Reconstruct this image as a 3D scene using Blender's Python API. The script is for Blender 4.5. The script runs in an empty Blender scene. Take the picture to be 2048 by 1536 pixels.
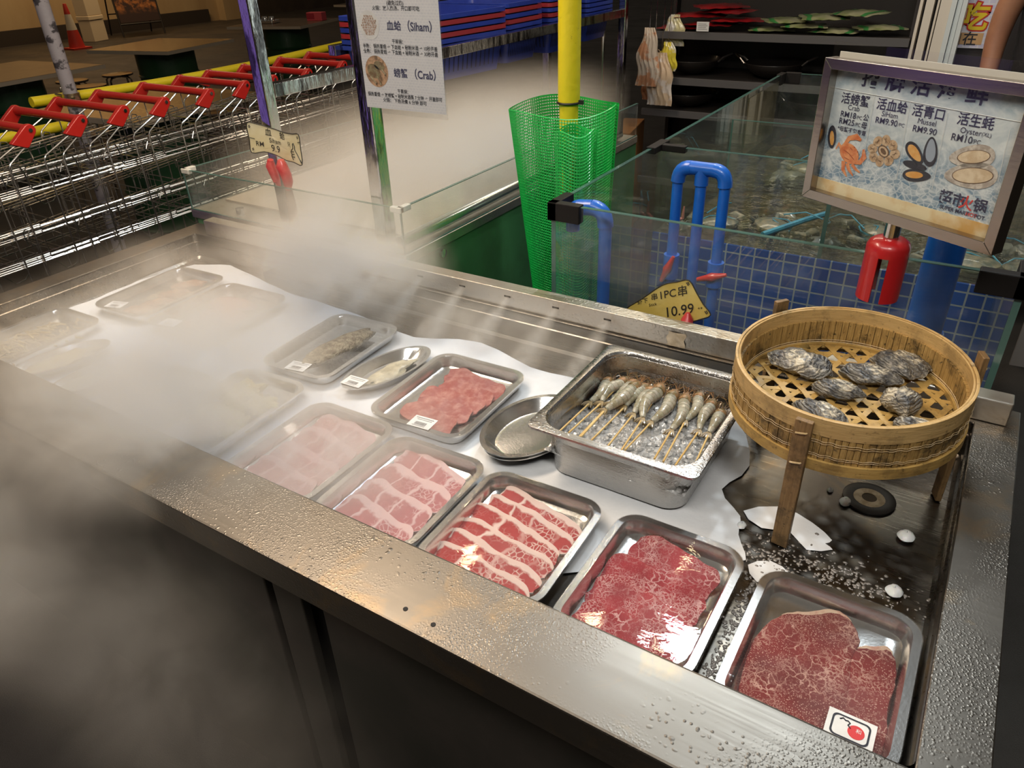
import bpy, bmesh, math, random
from mathutils import Vector, Matrix
C = bpy.context.scene.collection
S = bpy.context.scene
PI = math.pi

# ------------------------------------------------------------------ camera
cam_d = bpy.data.cameras.new('camera'); cam = bpy.data.objects.new('camera', cam_d); C.objects.link(cam)
cam_d.sensor_width = 36.0; cam_d.lens = 26.108; cam_d.clip_start = 0.02; cam_d.clip_end = 120
_r = Vector((0.84765872, 0.52965657, -0.03063679)); _d = Vector((0.25156428, -0.45210107, -0.855757)); _f = Vector((-0.46710824, 0.71768276, -0.51647008))
mw = Matrix.Identity(4)
for i in range(3):
    mw[i][0] = _r[i]; mw[i][1] = -_d[i]; mw[i][2] = -_f[i]; mw[i][3] = (-0.152, -0.434, 1.55)[i]
cam.matrix_world = mw
S.camera = cam

# ------------------------------------------------------------------ world, lamps, exposure
S.view_settings.view_transform = 'Standard'; S.view_settings.look = 'None'; S.view_settings.gamma = 1.0
S.view_settings.use_curve_mapping = False
S.view_settings.exposure = -0.85
W = bpy.data.worlds.new('night_court'); S.world = W; W.use_nodes = True
wn = W.node_tree; bg = wn.nodes['Background']
tc = wn.nodes.new('ShaderNodeTexCoord'); sp = wn.nodes.new('ShaderNodeSeparateXYZ'); rp = wn.nodes.new('ShaderNodeValToRGB')
wn.links.new(tc.outputs['Generated'], sp.inputs[0])
mr = wn.nodes.new('ShaderNodeMapRange'); mr.inputs[1].default_value = -1; mr.inputs[2].default_value = 1
wn.links.new(sp.outputs[2], mr.inputs[0]); wn.links.new(mr.outputs[0], rp.inputs[0])
wn.links.new(rp.outputs[0], bg.inputs[0])
e = rp.color_ramp.elements
e[0].position = 0.40; e[0].color = (0.03, 0.022, 0.015, 1)
e[1].position = 0.95; e[1].color = (0.34, 0.30, 0.25, 1)
k = e.new(0.56); k.color = (0.12, 0.095, 0.07, 1)
bg.inputs[1].default_value = 0.55

def lamp(name, kind, loc, energy, color, aim=None, **kw):
    d = bpy.data.lights.new(name, kind); d.energy = energy; d.color = color
    for a, b in kw.items(): setattr(d, a, b)
    o = bpy.data.objects.new(name, d); C.objects.link(o); o.location = loc
    if aim is not None:
        o.rotation_euler = (Vector(aim) - Vector(loc)).to_track_quat('-Z', 'Y').to_euler()
    return o
COOL = (0.86, 0.95, 1.0); WARM = (1.0, 0.72, 0.42); NEUT = (1.0, 0.80, 0.60)
# the stall's white LED floods over the tanks, unseen fill lights added for brightness, and the bulbs of the light string
lamp('stall_led_flood', 'AREA', (-0.98, 2.02, 2.95), 27, COOL, (-0.7, 0.4, 0.8), shape='DISK', size=0.11)
lamp('stall_led_flood', 'AREA', (-0.35, 1.75, 2.95), 24, COOL, (-0.3, 0.3, 0.8), shape='DISK', size=0.16)
lamp('fill_light', 'AREA', (0.15, -0.55, 2.6), 26, (1.0, 0.96, 0.90), (-0.25, 0.6, 0.95), shape='RECTANGLE', size=0.5, size_y=0.3)  # added fill to brighten the bamboo steamer
lamp('fill_light', 'AREA', (-0.9, -1.0, 2.9), 40, (1.0, 0.93, 0.84), (-0.7, 0.7, 0.9), shape='RECTANGLE', size=1.6, size_y=0.5)  # added front fill for the sign and the paper notice
lamp('fill_light', 'AREA', (-1.9, 0.55, 2.8), 74, NEUT, (-1.7, 0.5, 0.8), shape='RECTANGLE', size=1.2, size_y=0.4)  # added overhead fill aimed down at the mist
lamp('fill_light', 'AREA', (-1.5, 3.3, 2.6), 22, NEUT, (-1.5, 2.2, 0.8), shape='RECTANGLE', size=1.6, size_y=0.3)  # added fill from behind the green counter
for i, (bx, by) in enumerate(((-0.95, 2.23), (-1.29, 2.19), (-2.13, 2.24), (-3.37, 2.14), (-3.82, 2.08))):
    lamp('string_bulb', 'POINT', (bx, by, 3.0), 5.0, WARM, shadow_soft_size=0.035)
lamp('court_lamp', 'AREA', (-9.0, 5.0, 4.5), 52, (1.0, 0.70, 0.40), (-9.0, 5.5, 0), shape='RECTANGLE', size=3, size_y=1)
lamp('court_lamp', 'AREA', (-14.5, 9.0, 4.5), 270, (1.0, 0.68, 0.36), (-16.9, 9.5, 0.6), shape='RECTANGLE', size=3, size_y=1)
lamp('shop_tube', 'AREA', (-0.3, 3.0, 2.6), 14, (1.0, 0.93, 0.82), (-0.4, 3.6, 1.1), shape='RECTANGLE', size=0.9, size_y=0.12)
lamp('neon_sign', 'AREA', (-4.6, -1.5, 1.0), 2.4, (0.42, 0.24, 1.0), (-1.74, 0.93, 1.2), shape='RECTANGLE', size=0.8, size_y=1.5)
lamp('shop_window_light', 'AREA', (0.9, 3.1, 0.95), 3.2, (0.88, 1.0, 0.96), (-1.7, 0.93, 1.2), shape='RECTANGLE', size=0.5, size_y=1.2)

# ------------------------------------------------------------------ mesh helper
class MB:
    def __init__(s): s.v = []; s.f = []; s.uv = None
    def add(s, vs, fs):
        b = len(s.v); s.v += [tuple(v) for v in vs]; s.f += [tuple(b + i for i in f) for f in fs]; return s
    def box(s, a, b):
        (x0, y0, z0), (x1, y1, z1) = a, b
        return s.add([(x0,y0,z0),(x1,y0,z0),(x1,y1,z0),(x0,y1,z0),(x0,y0,z1),(x1,y0,z1),(x1,y1,z1),(x0,y1,z1)],
                     [(0,3,2,1),(4,5,6,7),(0,1,5,4),(1,2,6,5),(2,3,7,6),(3,0,4,7)])
    def tube(s, path, r, n=8, closed=False, cap=True):
        P = [Vector(p) for p in path]; m = len(P); rings = []
        up = None
        for i in range(m):
            if closed: t = P[(i+1) % m] - P[i-1]
            else: t = P[min(i+1, m-1)] - P[max(i-1, 0)]
            t.normalize()
            if up is None:
                up = Vector((0,0,1)) if abs(t.z) < 0.9 else Vector((1,0,0))
            x = t.cross(up); 
            if x.length < 1e-6: x = t.orthogonal()
            x.normalize(); y = x.cross(t); y.normalize(); up = y
            ri = r[i] if isinstance(r, (list, tuple)) else r
            rings.append([P[i] + (x*math.cos(a) + y*math.sin(a))*ri for a in [2*PI*j/n for j in range(n)]])
        vs = [v for R in rings for v in R]; fs = []
        for i in range(m if closed else m-1):
            k = (i+1) % m
            for j in range(n):
                fs.append((i*n+j, i*n+(j+1) % n, k*n+(j+1) % n, k*n+j))
        if cap and not closed:
            fs.append(tuple(range(n-1, -1, -1))); fs.append(tuple((m-1)*n+j for j in range(n)))
        return s.add(vs, fs)
    def lathe(s, prof, n=32, c=(0,0,0), sx=1, sy=1, close=False):
        m = len(prof); vs = []; fs = []
        for (r, z) in prof:
            for j in range(n):
                a = 2*PI*j/n; vs.append((c[0]+r*sx*math.cos(a), c[1]+r*sy*math.sin(a), c[2]+z))
        for i in range(m-1 + (1 if close else 0)):
            k = (i+1) % m
            for j in range(n): fs.append((i*n+j, i*n+(j+1) % n, k*n+(j+1) % n, k*n+j))
        if not close:
            if prof[0][0] > 1e-5: fs.append(tuple(range(n-1, -1, -1)))
            if prof[-1][0] > 1e-5: fs.append(tuple((m-1)*n+j for j in range(n)))
        return s.add(vs, fs)
    def loops(s, L, cap0=True, cap1=True, ring=False):
        n = len(L[0]); m = len(L); vs = [v for R in L for v in R]; fs = []
        for i in range(m - (0 if ring else 1)):
            k = (i+1) % m
            for j in range(n): fs.append((i*n+j, i*n+(j+1) % n, k*n+(j+1) % n, k*n+j))
        if cap0 and not ring: fs.append(tuple(range(n-1, -1, -1)))
        if cap1 and not ring: fs.append(tuple((m-1)*n+j for j in range(n)))
        return s.add(vs, fs)
    def prism(s, poly, z0, z1):
        return s.loops([[(x,y,z0) for x,y in poly], [(x,y,z1) for x,y in poly]])
    def grid(s, fn, nu, nv):
        vs = []; fs = []
        for i in range(nu+1):
            for j in range(nv+1): vs.append(fn(i/nu, j/nv))
        for i in range(nu):
            for j in range(nv):
                a = i*(nv+1)+j; fs.append((a, a+nv+1, a+nv+2, a+1))
        return s.add(vs, fs)
    def sheet(s, fn, nu, nv, t):     # closed thin solid from a surface fn(u,v) thickened downwards in z
        b = len(s.v)
        s.grid(fn, nu, nv); k = (nu+1)*(nv+1)
        top = s.v[b:b+k]
        s.v += [(x, y, z-t) for x, y, z in top]
        fs = []
        for i in range(nu):
            for j in range(nv):
                a = b+k+i*(nv+1)+j; fs.append((a, a+1, a+nv+2, a+nv+1))
        per = [i*(nv+1) for i in range(nu+1)] + [nu*(nv+1)+j for j in range(1, nv+1)] + [i*(nv+1)+nv for i in range(nu-1, -1, -1)] + [j for j in range(nv-1, 0, -1)]
        for q in range(len(per)):
            a, c2 = b+per[q], b+per[(q+1) % len(per)]
            fs.append((a, a+k, c2+k, c2))
        s.f += fs
        uv = [(i/nu, j/nv) for i in range(nu+1) for j in range(nv+1)]
        s.uv = (s.uv or []) + uv + uv
        return s
    def xf(s, M, start=0):
        s.v[start:] = [tuple(M @ Vector(v)) for v in s.v[start:]]; return s

def rrect(hx, hy, r, z, n=6, cx=0, cy=0):
    pts = []
    for (sx, sy, a0) in ((1,1,0),(-1,1,PI/2),(-1,-1,PI),(1,-1,1.5*PI)):
        for i in range(n+1):
            a = a0 + PI/2*i/n
            pts.append((cx+sx*(hx-r)+r*math.cos(a), cy+sy*(hy-r)+r*math.sin(a), z))
    return pts

def obj(name, mb, mat, parent=None, loc=None, rot=None, smooth=True, bevel=0, sharp=38, seg=2):
    me = bpy.data.meshes.new(name); me.from_pydata(mb.v, [], mb.f)
    bm = bmesh.new(); bm.from_mesh(me); bmesh.ops.recalc_face_normals(bm, faces=bm.faces); bm.to_mesh(me); bm.free()
    me.validate()
    if mb.uv:
        ul = me.uv_layers.new(name='UVMap')
        for l in me.loops:
            if l.vertex_index < len(mb.uv): ul.data[l.index].uv = mb.uv[l.vertex_index]
    if smooth:
        me.polygons.foreach_set('use_smooth', [True]*len(me.polygons)); me.set_sharp_from_angle(angle=math.radians(sharp))
    me.materials.append(mat)
    o = bpy.data.objects.new(name, me); C.objects.link(o)
    if parent: o.parent = parent
    if loc: o.location = loc
    if rot: o.rotation_euler = rot
    if bevel:
        b = o.modifiers.new('bevel', 'BEVEL'); b.width = bevel; b.segments = seg; b.limit_method = 'ANGLE'; b.angle_limit = math.radians(40)
    return o

def tag(o, label=None, cat=None, group=None, kind=None):
    if label: o['label'] = label
    if cat: o['category'] = cat
    if group: o['group'] = group
    if kind: o['kind'] = kind
    return o
def thing(name, label, cat, loc=(0,0,0), rz=0, group=None):
    o = bpy.data.objects.new(name, None); C.objects.link(o); o.empty_display_size = 0.05
    o.location = loc; o.rotation_euler = (0,0,rz)
    return tag(o, label, cat, group)
def struct(name, mb, mat, **kw):
    o = obj(name, mb, mat, **kw); o['kind'] = 'structure'; return o
def dup(root, loc, rz=None, label=None, group=None):
    r = root.copy(); C.objects.link(r); r.location = loc
    if rz is not None: r.rotation_euler = (0,0,rz)
    if label: r['label'] = label
    if group: r['group'] = group
    for ch in list(root.children):
        c = ch.copy(); C.objects.link(c); c.parent = r
        for g in list(ch.children):
            d = g.copy(); C.objects.link(d); d.parent = c
    return r

def txt(mb, s, o, ux, uz, h, align='c', bold=0.0, n=(0,0,0), sxk=1.0, shear=0.0):
    """lettering: adds the glyph outlines of s to mb; o = anchor (middle of the line), ux / uz = unit vectors, h = em height"""
    cu = bpy.data.curves.new('t', 'FONT'); cu.body = s; cu.resolution_u = 3; cu.offset = bold; cu.shear = shear
    ob = bpy.data.objects.new('t', cu); C.objects.link(ob)
    bpy.context.view_layer.update()
    ev = ob.evaluated_get(bpy.context.evaluated_depsgraph_get()); me = ev.to_mesh()
    co = [v.co.copy() for v in me.vertices]; fs = [tuple(p.vertices) for p in me.polygons]
    ev.to_mesh_clear(); bpy.data.objects.remove(ob); bpy.data.curves.remove(cu)
    if not co: return
    x0 = min(c.x for c in co); x1 = max(c.x for c in co)
    dx = {'c': -(x0+x1)/2, 'l': -x0, 'r': -x1}[align]
    o, ux, uz, n = Vector(o), Vector(ux), Vector(uz), Vector(n)
    mb.add([o + ux*((c.x+dx)*h*sxk) + uz*((c.y-0.36)*h) + n for c in co], fs)

# ------------------------------------------------------------------ materials
class NT:
    def __init__(s, name):
        s.m = bpy.data.materials.new(name); s.m.use_nodes = True; s.t = s.m.node_tree; s.p = s.t.nodes['Principled BSDF']; s.out = s.t.nodes['Material Output']
    def n(s, typ, ins=None, **kw):
        x = s.t.nodes.new('ShaderNode' + typ)
        for a, b in kw.items(): setattr(x, a, b)
        for a, b in (ins or {}).items(): s.set(x.inputs[a], b)
        return x
    def set(s, sock, v):
        if isinstance(v, bpy.types.NodeSocket): s.t.links.new(v, sock)
        elif isinstance(v, bpy.types.Node): s.t.links.new(v.outputs[0], sock)
        else:
            if isinstance(v, tuple) and len(v) == 3 and sock.type == 'RGBA': v = v + (1,)
            sock.default_value = v
    def P(s, **kw):
        for a, b in kw.items(): s.set(s.p.inputs[a.replace('_', ' ')], b)
    def co(s, kind='Object'):
        return s.n('TexCoord').outputs[kind]
    def map(s, v, scale=(1,1,1), loc=(0,0,0), rot=(0,0,0)):
        return s.n('Mapping', {0: v, 1: loc, 2: rot, 3: scale}).outputs[0]
    def noise(s, v, scale, detail=4, rough=0.55, dist=0.0):
        return s.n('TexNoise', {'Vector': v, 'Scale': scale, 'Detail': detail, 'Roughness': rough, 'Distortion': dist})
    def vor(s, v, scale, feature='F1', rnd=1.0):
        x = s.n('TexVoronoi', {'Vector': v, 'Scale': scale, 'Randomness': rnd}, feature=feature); return x
    def ramp(s, f, *stops, interp='LINEAR'):
        x = s.n('ValToRGB', {0: f}); x.color_ramp.interpolation = interp; el = x.color_ramp.elements
        while len(el) < len(stops): el.new(0.5)
        for e2, (p, c) in zip(el, stops):
            e2.position = p; e2.color = (c, c, c, 1) if isinstance(c, (int, float)) else tuple(c) + (1,)
        return x.outputs[0]
    def mix(s, f, a, b, blend='MIX'):
        x = s.n('Mix', data_type='RGBA', blend_type=blend); s.set(x.inputs[0], f); s.set(x.inputs[6], a); s.set(x.inputs[7], b); return x.outputs[2]
    def math(s, op, a, b=0.0, c=0.0, clamp=False):
        x = s.n('Math', operation=op, use_clamp=clamp); s.set(x.inputs[0], a); s.set(x.inputs[1], b); s.set(x.inputs[2], c); return x.outputs[0]
    def bump(s, h, strength=0.3, dist=0.01, nrm=None):
        x = s.n('Bump', {'Height': h, 'Strength': strength, 'Distance': dist})
        if nrm is not None: s.set(x.inputs['Normal'], nrm)
        return x.outputs[0]
    def lin(s, v, axis):
        return s.n('SeparateXYZ', {0: v}).outputs[axis]

def mat(name, col, rough=0.5, metal=0.0, col2=None, nscale=8.0, lo=0.4, hi=0.6, bump=0.0, bscale=60.0, bdist=0.004, stretch=(1,1,1), spec=0.5, coat=0.0, alpha=None, sss=0.0):
    t = NT(name); t.P(Base_Color=col, Roughness=rough, Metallic=metal, **{'Specular_IOR_Level': spec})
    if coat: t.P(Coat_Weight=coat, Coat_Roughness=0.06)
    if sss: t.P(Subsurface_Weight=sss, Subsurface_Radius=(0.02, 0.008, 0.004), Subsurface_Scale=0.3)
    v = None
    if col2 is not None:
        v = t.map(t.co(), stretch)
        t.P(Base_Color=t.mix(t.ramp(t.noise(v, nscale, 6, 0.6), (lo, 0.0), (hi, 1.0)), col, col2))
    if bump:
        v = v or t.map(t.co(), stretch)
        t.P(Normal=t.bump(t.noise(v, bscale, 4, 0.6), bump, bdist))
    return t.m

def steel_wet(name, base, rough, drops=1.0, stain=0.3, drop_scale=170.0):
    t = NT(name); v = t.co()
    big = t.noise(v, 5.0, 5, 0.6); streak = t.noise(t.map(v, (1.2, 60, 60)), 3.0, 3, 0.6)
    st = t.ramp(t.noise(v, 9.0, 6, 0.65, 0.6), (0.52, 0.0), (0.72, stain))
    t.P(Base_Color=t.mix(st, base, (0.36, 0.25, 0.13)), Metallic=1.0)
    t.P(Roughness=t.math('ADD', t.math('MULTIPLY', t.math('ADD', big.outputs[0], streak.outputs[0]), 0.22), rough - 0.22))
    vo = t.vor(v, drop_scale, 'SMOOTH_F1'); d = t.ramp(vo.outputs['Distance'], (0.12, 1.0), (0.42, 0.0))
    patch = t.ramp(t.noise(v, 6.0, 3, 0.5), (0.42, 0.0), (0.60, 1.0))
    d2 = t.math('MULTIPLY', d, patch)
    vo2 = t.vor(v, drop_scale*0.42, 'SMOOTH_F1'); dd = t.math('MULTIPLY', t.ramp(vo2.outputs['Distance'], (0.05, 1.0), (0.26, 0.0)), t.ramp(t.noise(v, 11.0, 2, 0.5), (0.5, 0.0), (0.62, 1.0)))
    t.P(Normal=t.bump(t.math('ADD', t.math('ADD', d2, t.math('MULTIPLY', dd, 1.6)), t.math('MULTIPLY', t.noise(v, 40, 3).outputs[0], 0.25)), 0.40*drops, 0.0009))
    return t.m

def ior(t, k):      # a thin pane reflects alike from both faces
    g = t.n('NewGeometry').outputs['Backfacing']
    return t.math('ADD', k, t.math('MULTIPLY', g, 1/k - k))
def thinglass(name, tint=(0.94, 0.965, 0.95), rough=0.0, f0=0.04, bump=0.0, bscale=30, smudge=0.06, stretch=(1,1,1), haze=(0.8,0.85,0.82), refl=1.0):
    t = NT(name); t.t.nodes.remove(t.p)
    v = t.map(t.co(), stretch)
    tr = t.n('BsdfTransparent', {0: tint}); gl = t.n('BsdfGlossy', {0: (1,1,1), 'Roughness': rough})
    lw = t.n('Fresnel', {0: ior(t, 1.45)})
    if bump:
        b = t.bump(t.noise(v, bscale, 5, 0.6, 0.8), bump, 0.004); t.set(gl.inputs['Normal'], b); t.set(lw.inputs['Normal'], b)
    mx = t.n('MixShader', {0: t.math('MULTIPLY', lw.outputs[0], refl), 1: tr, 2: gl})
    df = t.n('BsdfDiffuse', {0: haze})
    sm = t.math('MULTIPLY', t.ramp(t.noise(v, 7, 6, 0.65), (0.45, 0.2), (0.75, 1.0)), smudge)
    mx2 = t.n('MixShader', {0: sm, 1: mx, 2: df})
    t.set(t.out.inputs['Surface'], mx2); return t.m
# ------------------------------------------------------------------ shared materials
STEEL = steel_wet('wet_brushed_steel', (0.20, 0.182, 0.158), 0.38, 0.9, 0.6, 330)
STEEL_R = steel_wet('stained_wet_steel', (0.64, 0.59, 0.52), 0.40, 1.3, 0.55, 150)
STEEL_D = steel_wet('well_steel', (0.17, 0.155, 0.135), 0.30, 0.3, 0.5, 120)
PANST = steel_wet('misted_pan_steel', (0.44, 0.43, 0.415), 0.27, 0.9, 0.0, 320)
TRAYST = mat('polished_tray_steel', (0.66, 0.66, 0.65), 0.20, 1.0, bump=0.12, bscale=260, bdist=0.001)
CHROME = mat('chrome', (0.72, 0.71, 0.69), 0.16, 1.0)
WIRE = mat('zinc_wire', (0.62, 0.60, 0.56), 0.24, 1.0)
DARKST = mat('dark_steel_panel', (0.105, 0.09, 0.078), 0.5, 0.7, (0.075, 0.072, 0.06), 5, bump=0.05, bscale=8)
BLACKP = mat('black_plastic', (0.018, 0.016, 0.015), 0.42)
BLACKV = mat('black_void_panel', (0.012, 0.010, 0.009), 0.7)
WHITEP = mat('white_paper', (0.80, 0.80, 0.78), 0.75, col2=(0.70, 0.70, 0.68), nscale=20, bump=0.05, bscale=20)
INK = mat('black_ink', (0.02, 0.02, 0.03), 0.6)
GLASS = thinglass('tank_glass')
GEDGE = mat('glass_edge', (0.07, 0.145, 0.12), 0.15, spec=0.6, coat=0.5)
RED = mat('red_plastic', (0.55, 0.022, 0.016), 0.28, coat=0.4)

# ------------------------------------------------------------------ ground and walls
t = NT('asphalt'); v = t.co()
n1 = t.noise(v, 260, 4, 0.7); n2 = t.noise(v, 1.4, 5, 0.6)
t.P(Base_Color=t.mix(t.ramp(n2.outputs[0], (0.35, 0.0), (0.7, 1.0)), (0.022, 0.018, 0.014), (0.05, 0.042, 0.034)))
t.P(Roughness=t.ramp(n2.outputs[0], (0.3, 0.62), (0.7, 0.36)), Normal=t.bump(n1.outputs[0], 0.55, 0.006))
struct('floor', MB().add([(-17.2,-5,0),(7,-5,0),(7,42,0),(-17.2,42,0)], [(0,1,2,3)]), t.m, smooth=False)
BEIGE = mat('stained_beige_wall', (0.42, 0.31, 0.17), 0.8, col2=(0.30, 0.20, 0.10), nscale=1.1, stretch=(1, 1, 0.25), lo=0.35, hi=0.7)
DKWALL = mat('dark_brown_wall', (0.05, 0.036, 0.025), 0.8, col2=(0.035, 0.025, 0.018), nscale=2)
struct('wall_left', MB().box((-17.3,-4,0), (-17.0,12.9,4.2)), BEIGE, smooth=False)
struct('wall_back', MB().box((-17.3,13.4,0), (-17.0,42,4.2)).box((-17,30,0), (7,30.3,4.2)), DKWALL, smooth=False)
struct('baseboard_left', MB().box((-17.0,-4,0), (-16.9,12.55,0.27)), mat('dark_baseboard', (0.03,0.022,0.017), 0.6), smooth=False)
struct('trim_1', MB().box((-17.3,12.9,0), (-16.75,13.4,4.2)), BEIGE, smooth=False)

# ------------------------------------------------------------------ display counter
ctr = thing('display_counter', 'long stainless steel chilled counter with a sunken well full of food trays', 'counter', (0,0,0))
zt, zf = 0.85, 0.78
X0, X1, Y0, Y1 = -2.09, 0.0, 0.0, 0.872
wx0, wx1, wy0, wy1 = -2.02, -0.064, 0.118, 0.803
def frame_mb(x0,x1,y0,y1,a0,a1,b0,b1,z,skirt):
    m = MB()
    o = [(x0,y0),(x1,y0),(x1,y1),(x0,y1)]; i = [(a0,b0),(a1,b0),(a1,b1),(a0,b1)]
    vs = [(x,y,z) for x,y in o] + [(x,y,z) for x,y in i] + [(x,y,z-skirt) for x,y in o] + [(x,y,z-0.004) for x,y in i]
    fs = []
    for k in range(4):
        n = (k+1) % 4
        fs += [(k,n,4+n,4+k), (k,8+k,8+n,n), (4+k,4+n,12+n,12+k)]
    return m.add(vs, fs)
m = frame_mb(X0,X1,Y0,Y1,wx0,wx1,wy0,wy1,zt,0.05)
obj('top_rim', m, STEEL, ctr, bevel=0.0025, smooth=False)
m = MB()   # sunken well: walls with a fold line, and the pan floor
L = []
for (ins, z) in ((0, zt-0.002), (0.0, 0.828), (0.0025, 0.8262), (0.0025, zf+0.006), (0.008, zf)):
    L.append(rrect((wx1-wx0)/2-ins, (wy1-wy0)/2-ins, 0.012, z, 4, (wx0+wx1)/2, (wy0+wy1)/2))
m.loops(L, cap0=False, cap1=True)
obj('well', m, STEEL_D, ctr)
m = MB().box((-2.06,0.03,0.17), (-0.906,0.045,0.80)).box((-0.888,0.03,0.17),(-0.828,0.045,0.80)).box((-0.785,0.03,0.17),(-0.03,0.045,0.80))
obj('front_panel', m, DARKST, ctr, smooth=False, bevel=0.002)
obj('cabinet_body', MB().box((-2.06,0.06,0.12), (-0.03,0.84,0.70)), BLACKV, ctr, smooth=False)
obj('side_panel', MB().box((-0.03,0.05,0.12), (-0.012,0.86,0.80)).box((-2.078,0.05,0.12), (-2.06,0.86,0.80)), DARKST, ctr, smooth=False)
for (x, y) in ((-2.0,0.12),(-1.05,0.12),(-0.1,0.12),(-2.0,0.78),(-1.05,0.78),(-0.1,0.78)):
    obj('foot', MB().tube([(x,y,0),(x,y,0.12)], 0.025, 12), BLACKP, ctr)
dr = obj('drain', MB().lathe([(0.0385,0.0),(0.0385,0.003),(0.034,0.005),(0.022,0.003),(0.021,0.001)], 40, (-0.176,0.611,zf+0.0008)), BLACKP, ctr)
dr['label'] = 'black drain ring'
obj('drain_cap', MB().lathe([(0.024,0.0),(0.023,0.002),(0.011,0.0024),(0.011,0.0012)], 24, (-0.176,0.611,zf+0.0022)), mat('scaled_cream_cap', (0.72,0.66,0.52), 0.6, col2=(0.5,0.42,0.28), nscale=90), dr)
obj('drain_hole', MB().lathe([(0.0115,0.0),(0.0115,0.0006),(0.0,0.0006)], 20, (-0.176,0.611,zf+0.003)), mat('dark_drain_hole', (0.07,0.055,0.035), 0.6), dr)
for (x, y) in ((-0.617,0.024),(-0.573,0.022)):
    obj('screw_hole', MB().lathe([(0.0032,0.0),(0.0032,0.0006),(0.0,0.0006)], 12, (x,y,zt)), BLACKV, ctr)

# mist duct resting on the back rim
duct = thing('mist_duct', 'square steel mist duct with slots lying along the back rim of the counter', 'duct', (0,0,0))
obj('duct_body', MB().box((-1.98,0.812,0.8505), (-0.019,0.848,0.892)), STEEL_R, duct, smooth=False, bevel=0.002)
SLOTS = [-0.726-0.1205*i for i in range(8)] + [-0.245, -0.365]
for x in SLOTS[:8]:
    obj('slot', MB().prism([(x-0.008,0.0),(x+0.008,0.0),(x+0.008,0.0035),(x-0.008,0.0035)], 0, 0.0006).xf(Matrix(((1,0,0,0),(0,0,-1,0.8119),(0,1,0,0.874),(0,0,0,1)))), BLACKV, duct, smooth=False)
m = MB().grid(lambda u,v: (-0.596+0.036*u+0.002*math.sin(9*v), 0.8105-0.0012*math.sin(7*u+5*v), 0.853+0.03*v), 8, 8)
o = obj('tape_patch', m, mat('peeling_masking_tape', (0.62,0.52,0.38), 0.7, col2=(0.45,0.36,0.24), nscale=60), duct)
# white liner paper on the well floor, with a torn end, and scraps
def poly_sheet(poly, z, amp=0.0012, n=None):
    bm = bmesh.new(); vs = [bm.verts.new((x,y,z)) for x,y in poly]; bm.faces.new(vs)
    bmesh.ops.triangulate(bm, faces=bm.faces)
    for _ in range(3): bmesh.ops.subdivide_edges(bm, edges=[e for e in bm.edges if e.calc_length() > 0.05], cuts=1, use_grid_fill=False)
    bmesh.ops.triangulate(bm, faces=bm.faces)
    m = MB(); bm.verts.ensure_lookup_table()
    random.seed(4)
    m.add([(v.co.x, v.co.y, z + amp*(0.5+0.5*math.sin(v.co.x*31+v.co.y*17)*math.sin(v.co.y*43-v.co.x*11))) for v in bm.verts], [tuple(v.index for v in f.verts) for f in bm.faces])
    bm.free(); return m
def smooth_outline(P, k):
    out = []; n = len(P)
    for i in range(n):
        a, b, c, d = [Vector(P[(i+q-1) % n]) for q in range(4)]
        for j in range(k):
            q = j/k; p = 0.5*((2*b)+(c-a)*q+(2*a-5*b+4*c-d)*q*q+(3*b-a-3*c+d)*q**3); out.append((p.x, p.y))
    return out
liner = [(-1.99,0.14)] + [(-1.7+0.1*i, 0.13+0.006*math.sin(i*2.1)) for i in range(8)] + [(-0.86,0.135),(-0.62,0.14),(-0.55,0.20),(-0.535,0.30),(-0.50,0.36),(-0.42,0.385),(-0.37,0.40),(-0.33,0.375),(-0.30,0.385),(-0.325,0.43),(-0.335,0.47),(-0.38,0.52),(-0.36,0.60),(-0.42,0.72),(-0.55,0.735),(-0.7,0.715),(-0.85,0.71),(-1.0,0.75),(-1.15,0.70),(-1.3,0.72),(-1.6,0.74),(-1.98,0.75)]
LINER = mat('white_liner_paper', (0.84,0.86,0.88), 0.6, col2=(0.72,0.74,0.76), nscale=7, lo=0.45, hi=0.7, bump=0.25, bscale=16, bdist=0.01)
tag(obj('liner_paper', poly_sheet(smooth_outline(liner, 3), zf+0.0012, 0.0035), LINER), 'torn white liner paper spread on the well floor under the trays', 'paper')
scrap = [(-0.335,0.487),(-0.30,0.462),(-0.262,0.475),(-0.232,0.449),(-0.20,0.468),(-0.212,0.476),(-0.205,0.488),(-0.238,0.512),(-0.29,0.525)]
tag(obj('paper_scrap', poly_sheet(smooth_outline(scrap, 2), zf+0.001, 0.001), LINER), 'torn white paper scrap on the wet well floor behind the bamboo leg', 'paper')
scrap = [(-0.295,0.378),(-0.275,0.352),(-0.248,0.365),(-0.24,0.39),(-0.27,0.402)]
tag(obj('paper_scrap', poly_sheet(smooth_outline(scrap, 2), zf+0.001, 0.001), LINER), 'small white paper scrap between two front trays near the bamboo leg', 'paper')
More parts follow.
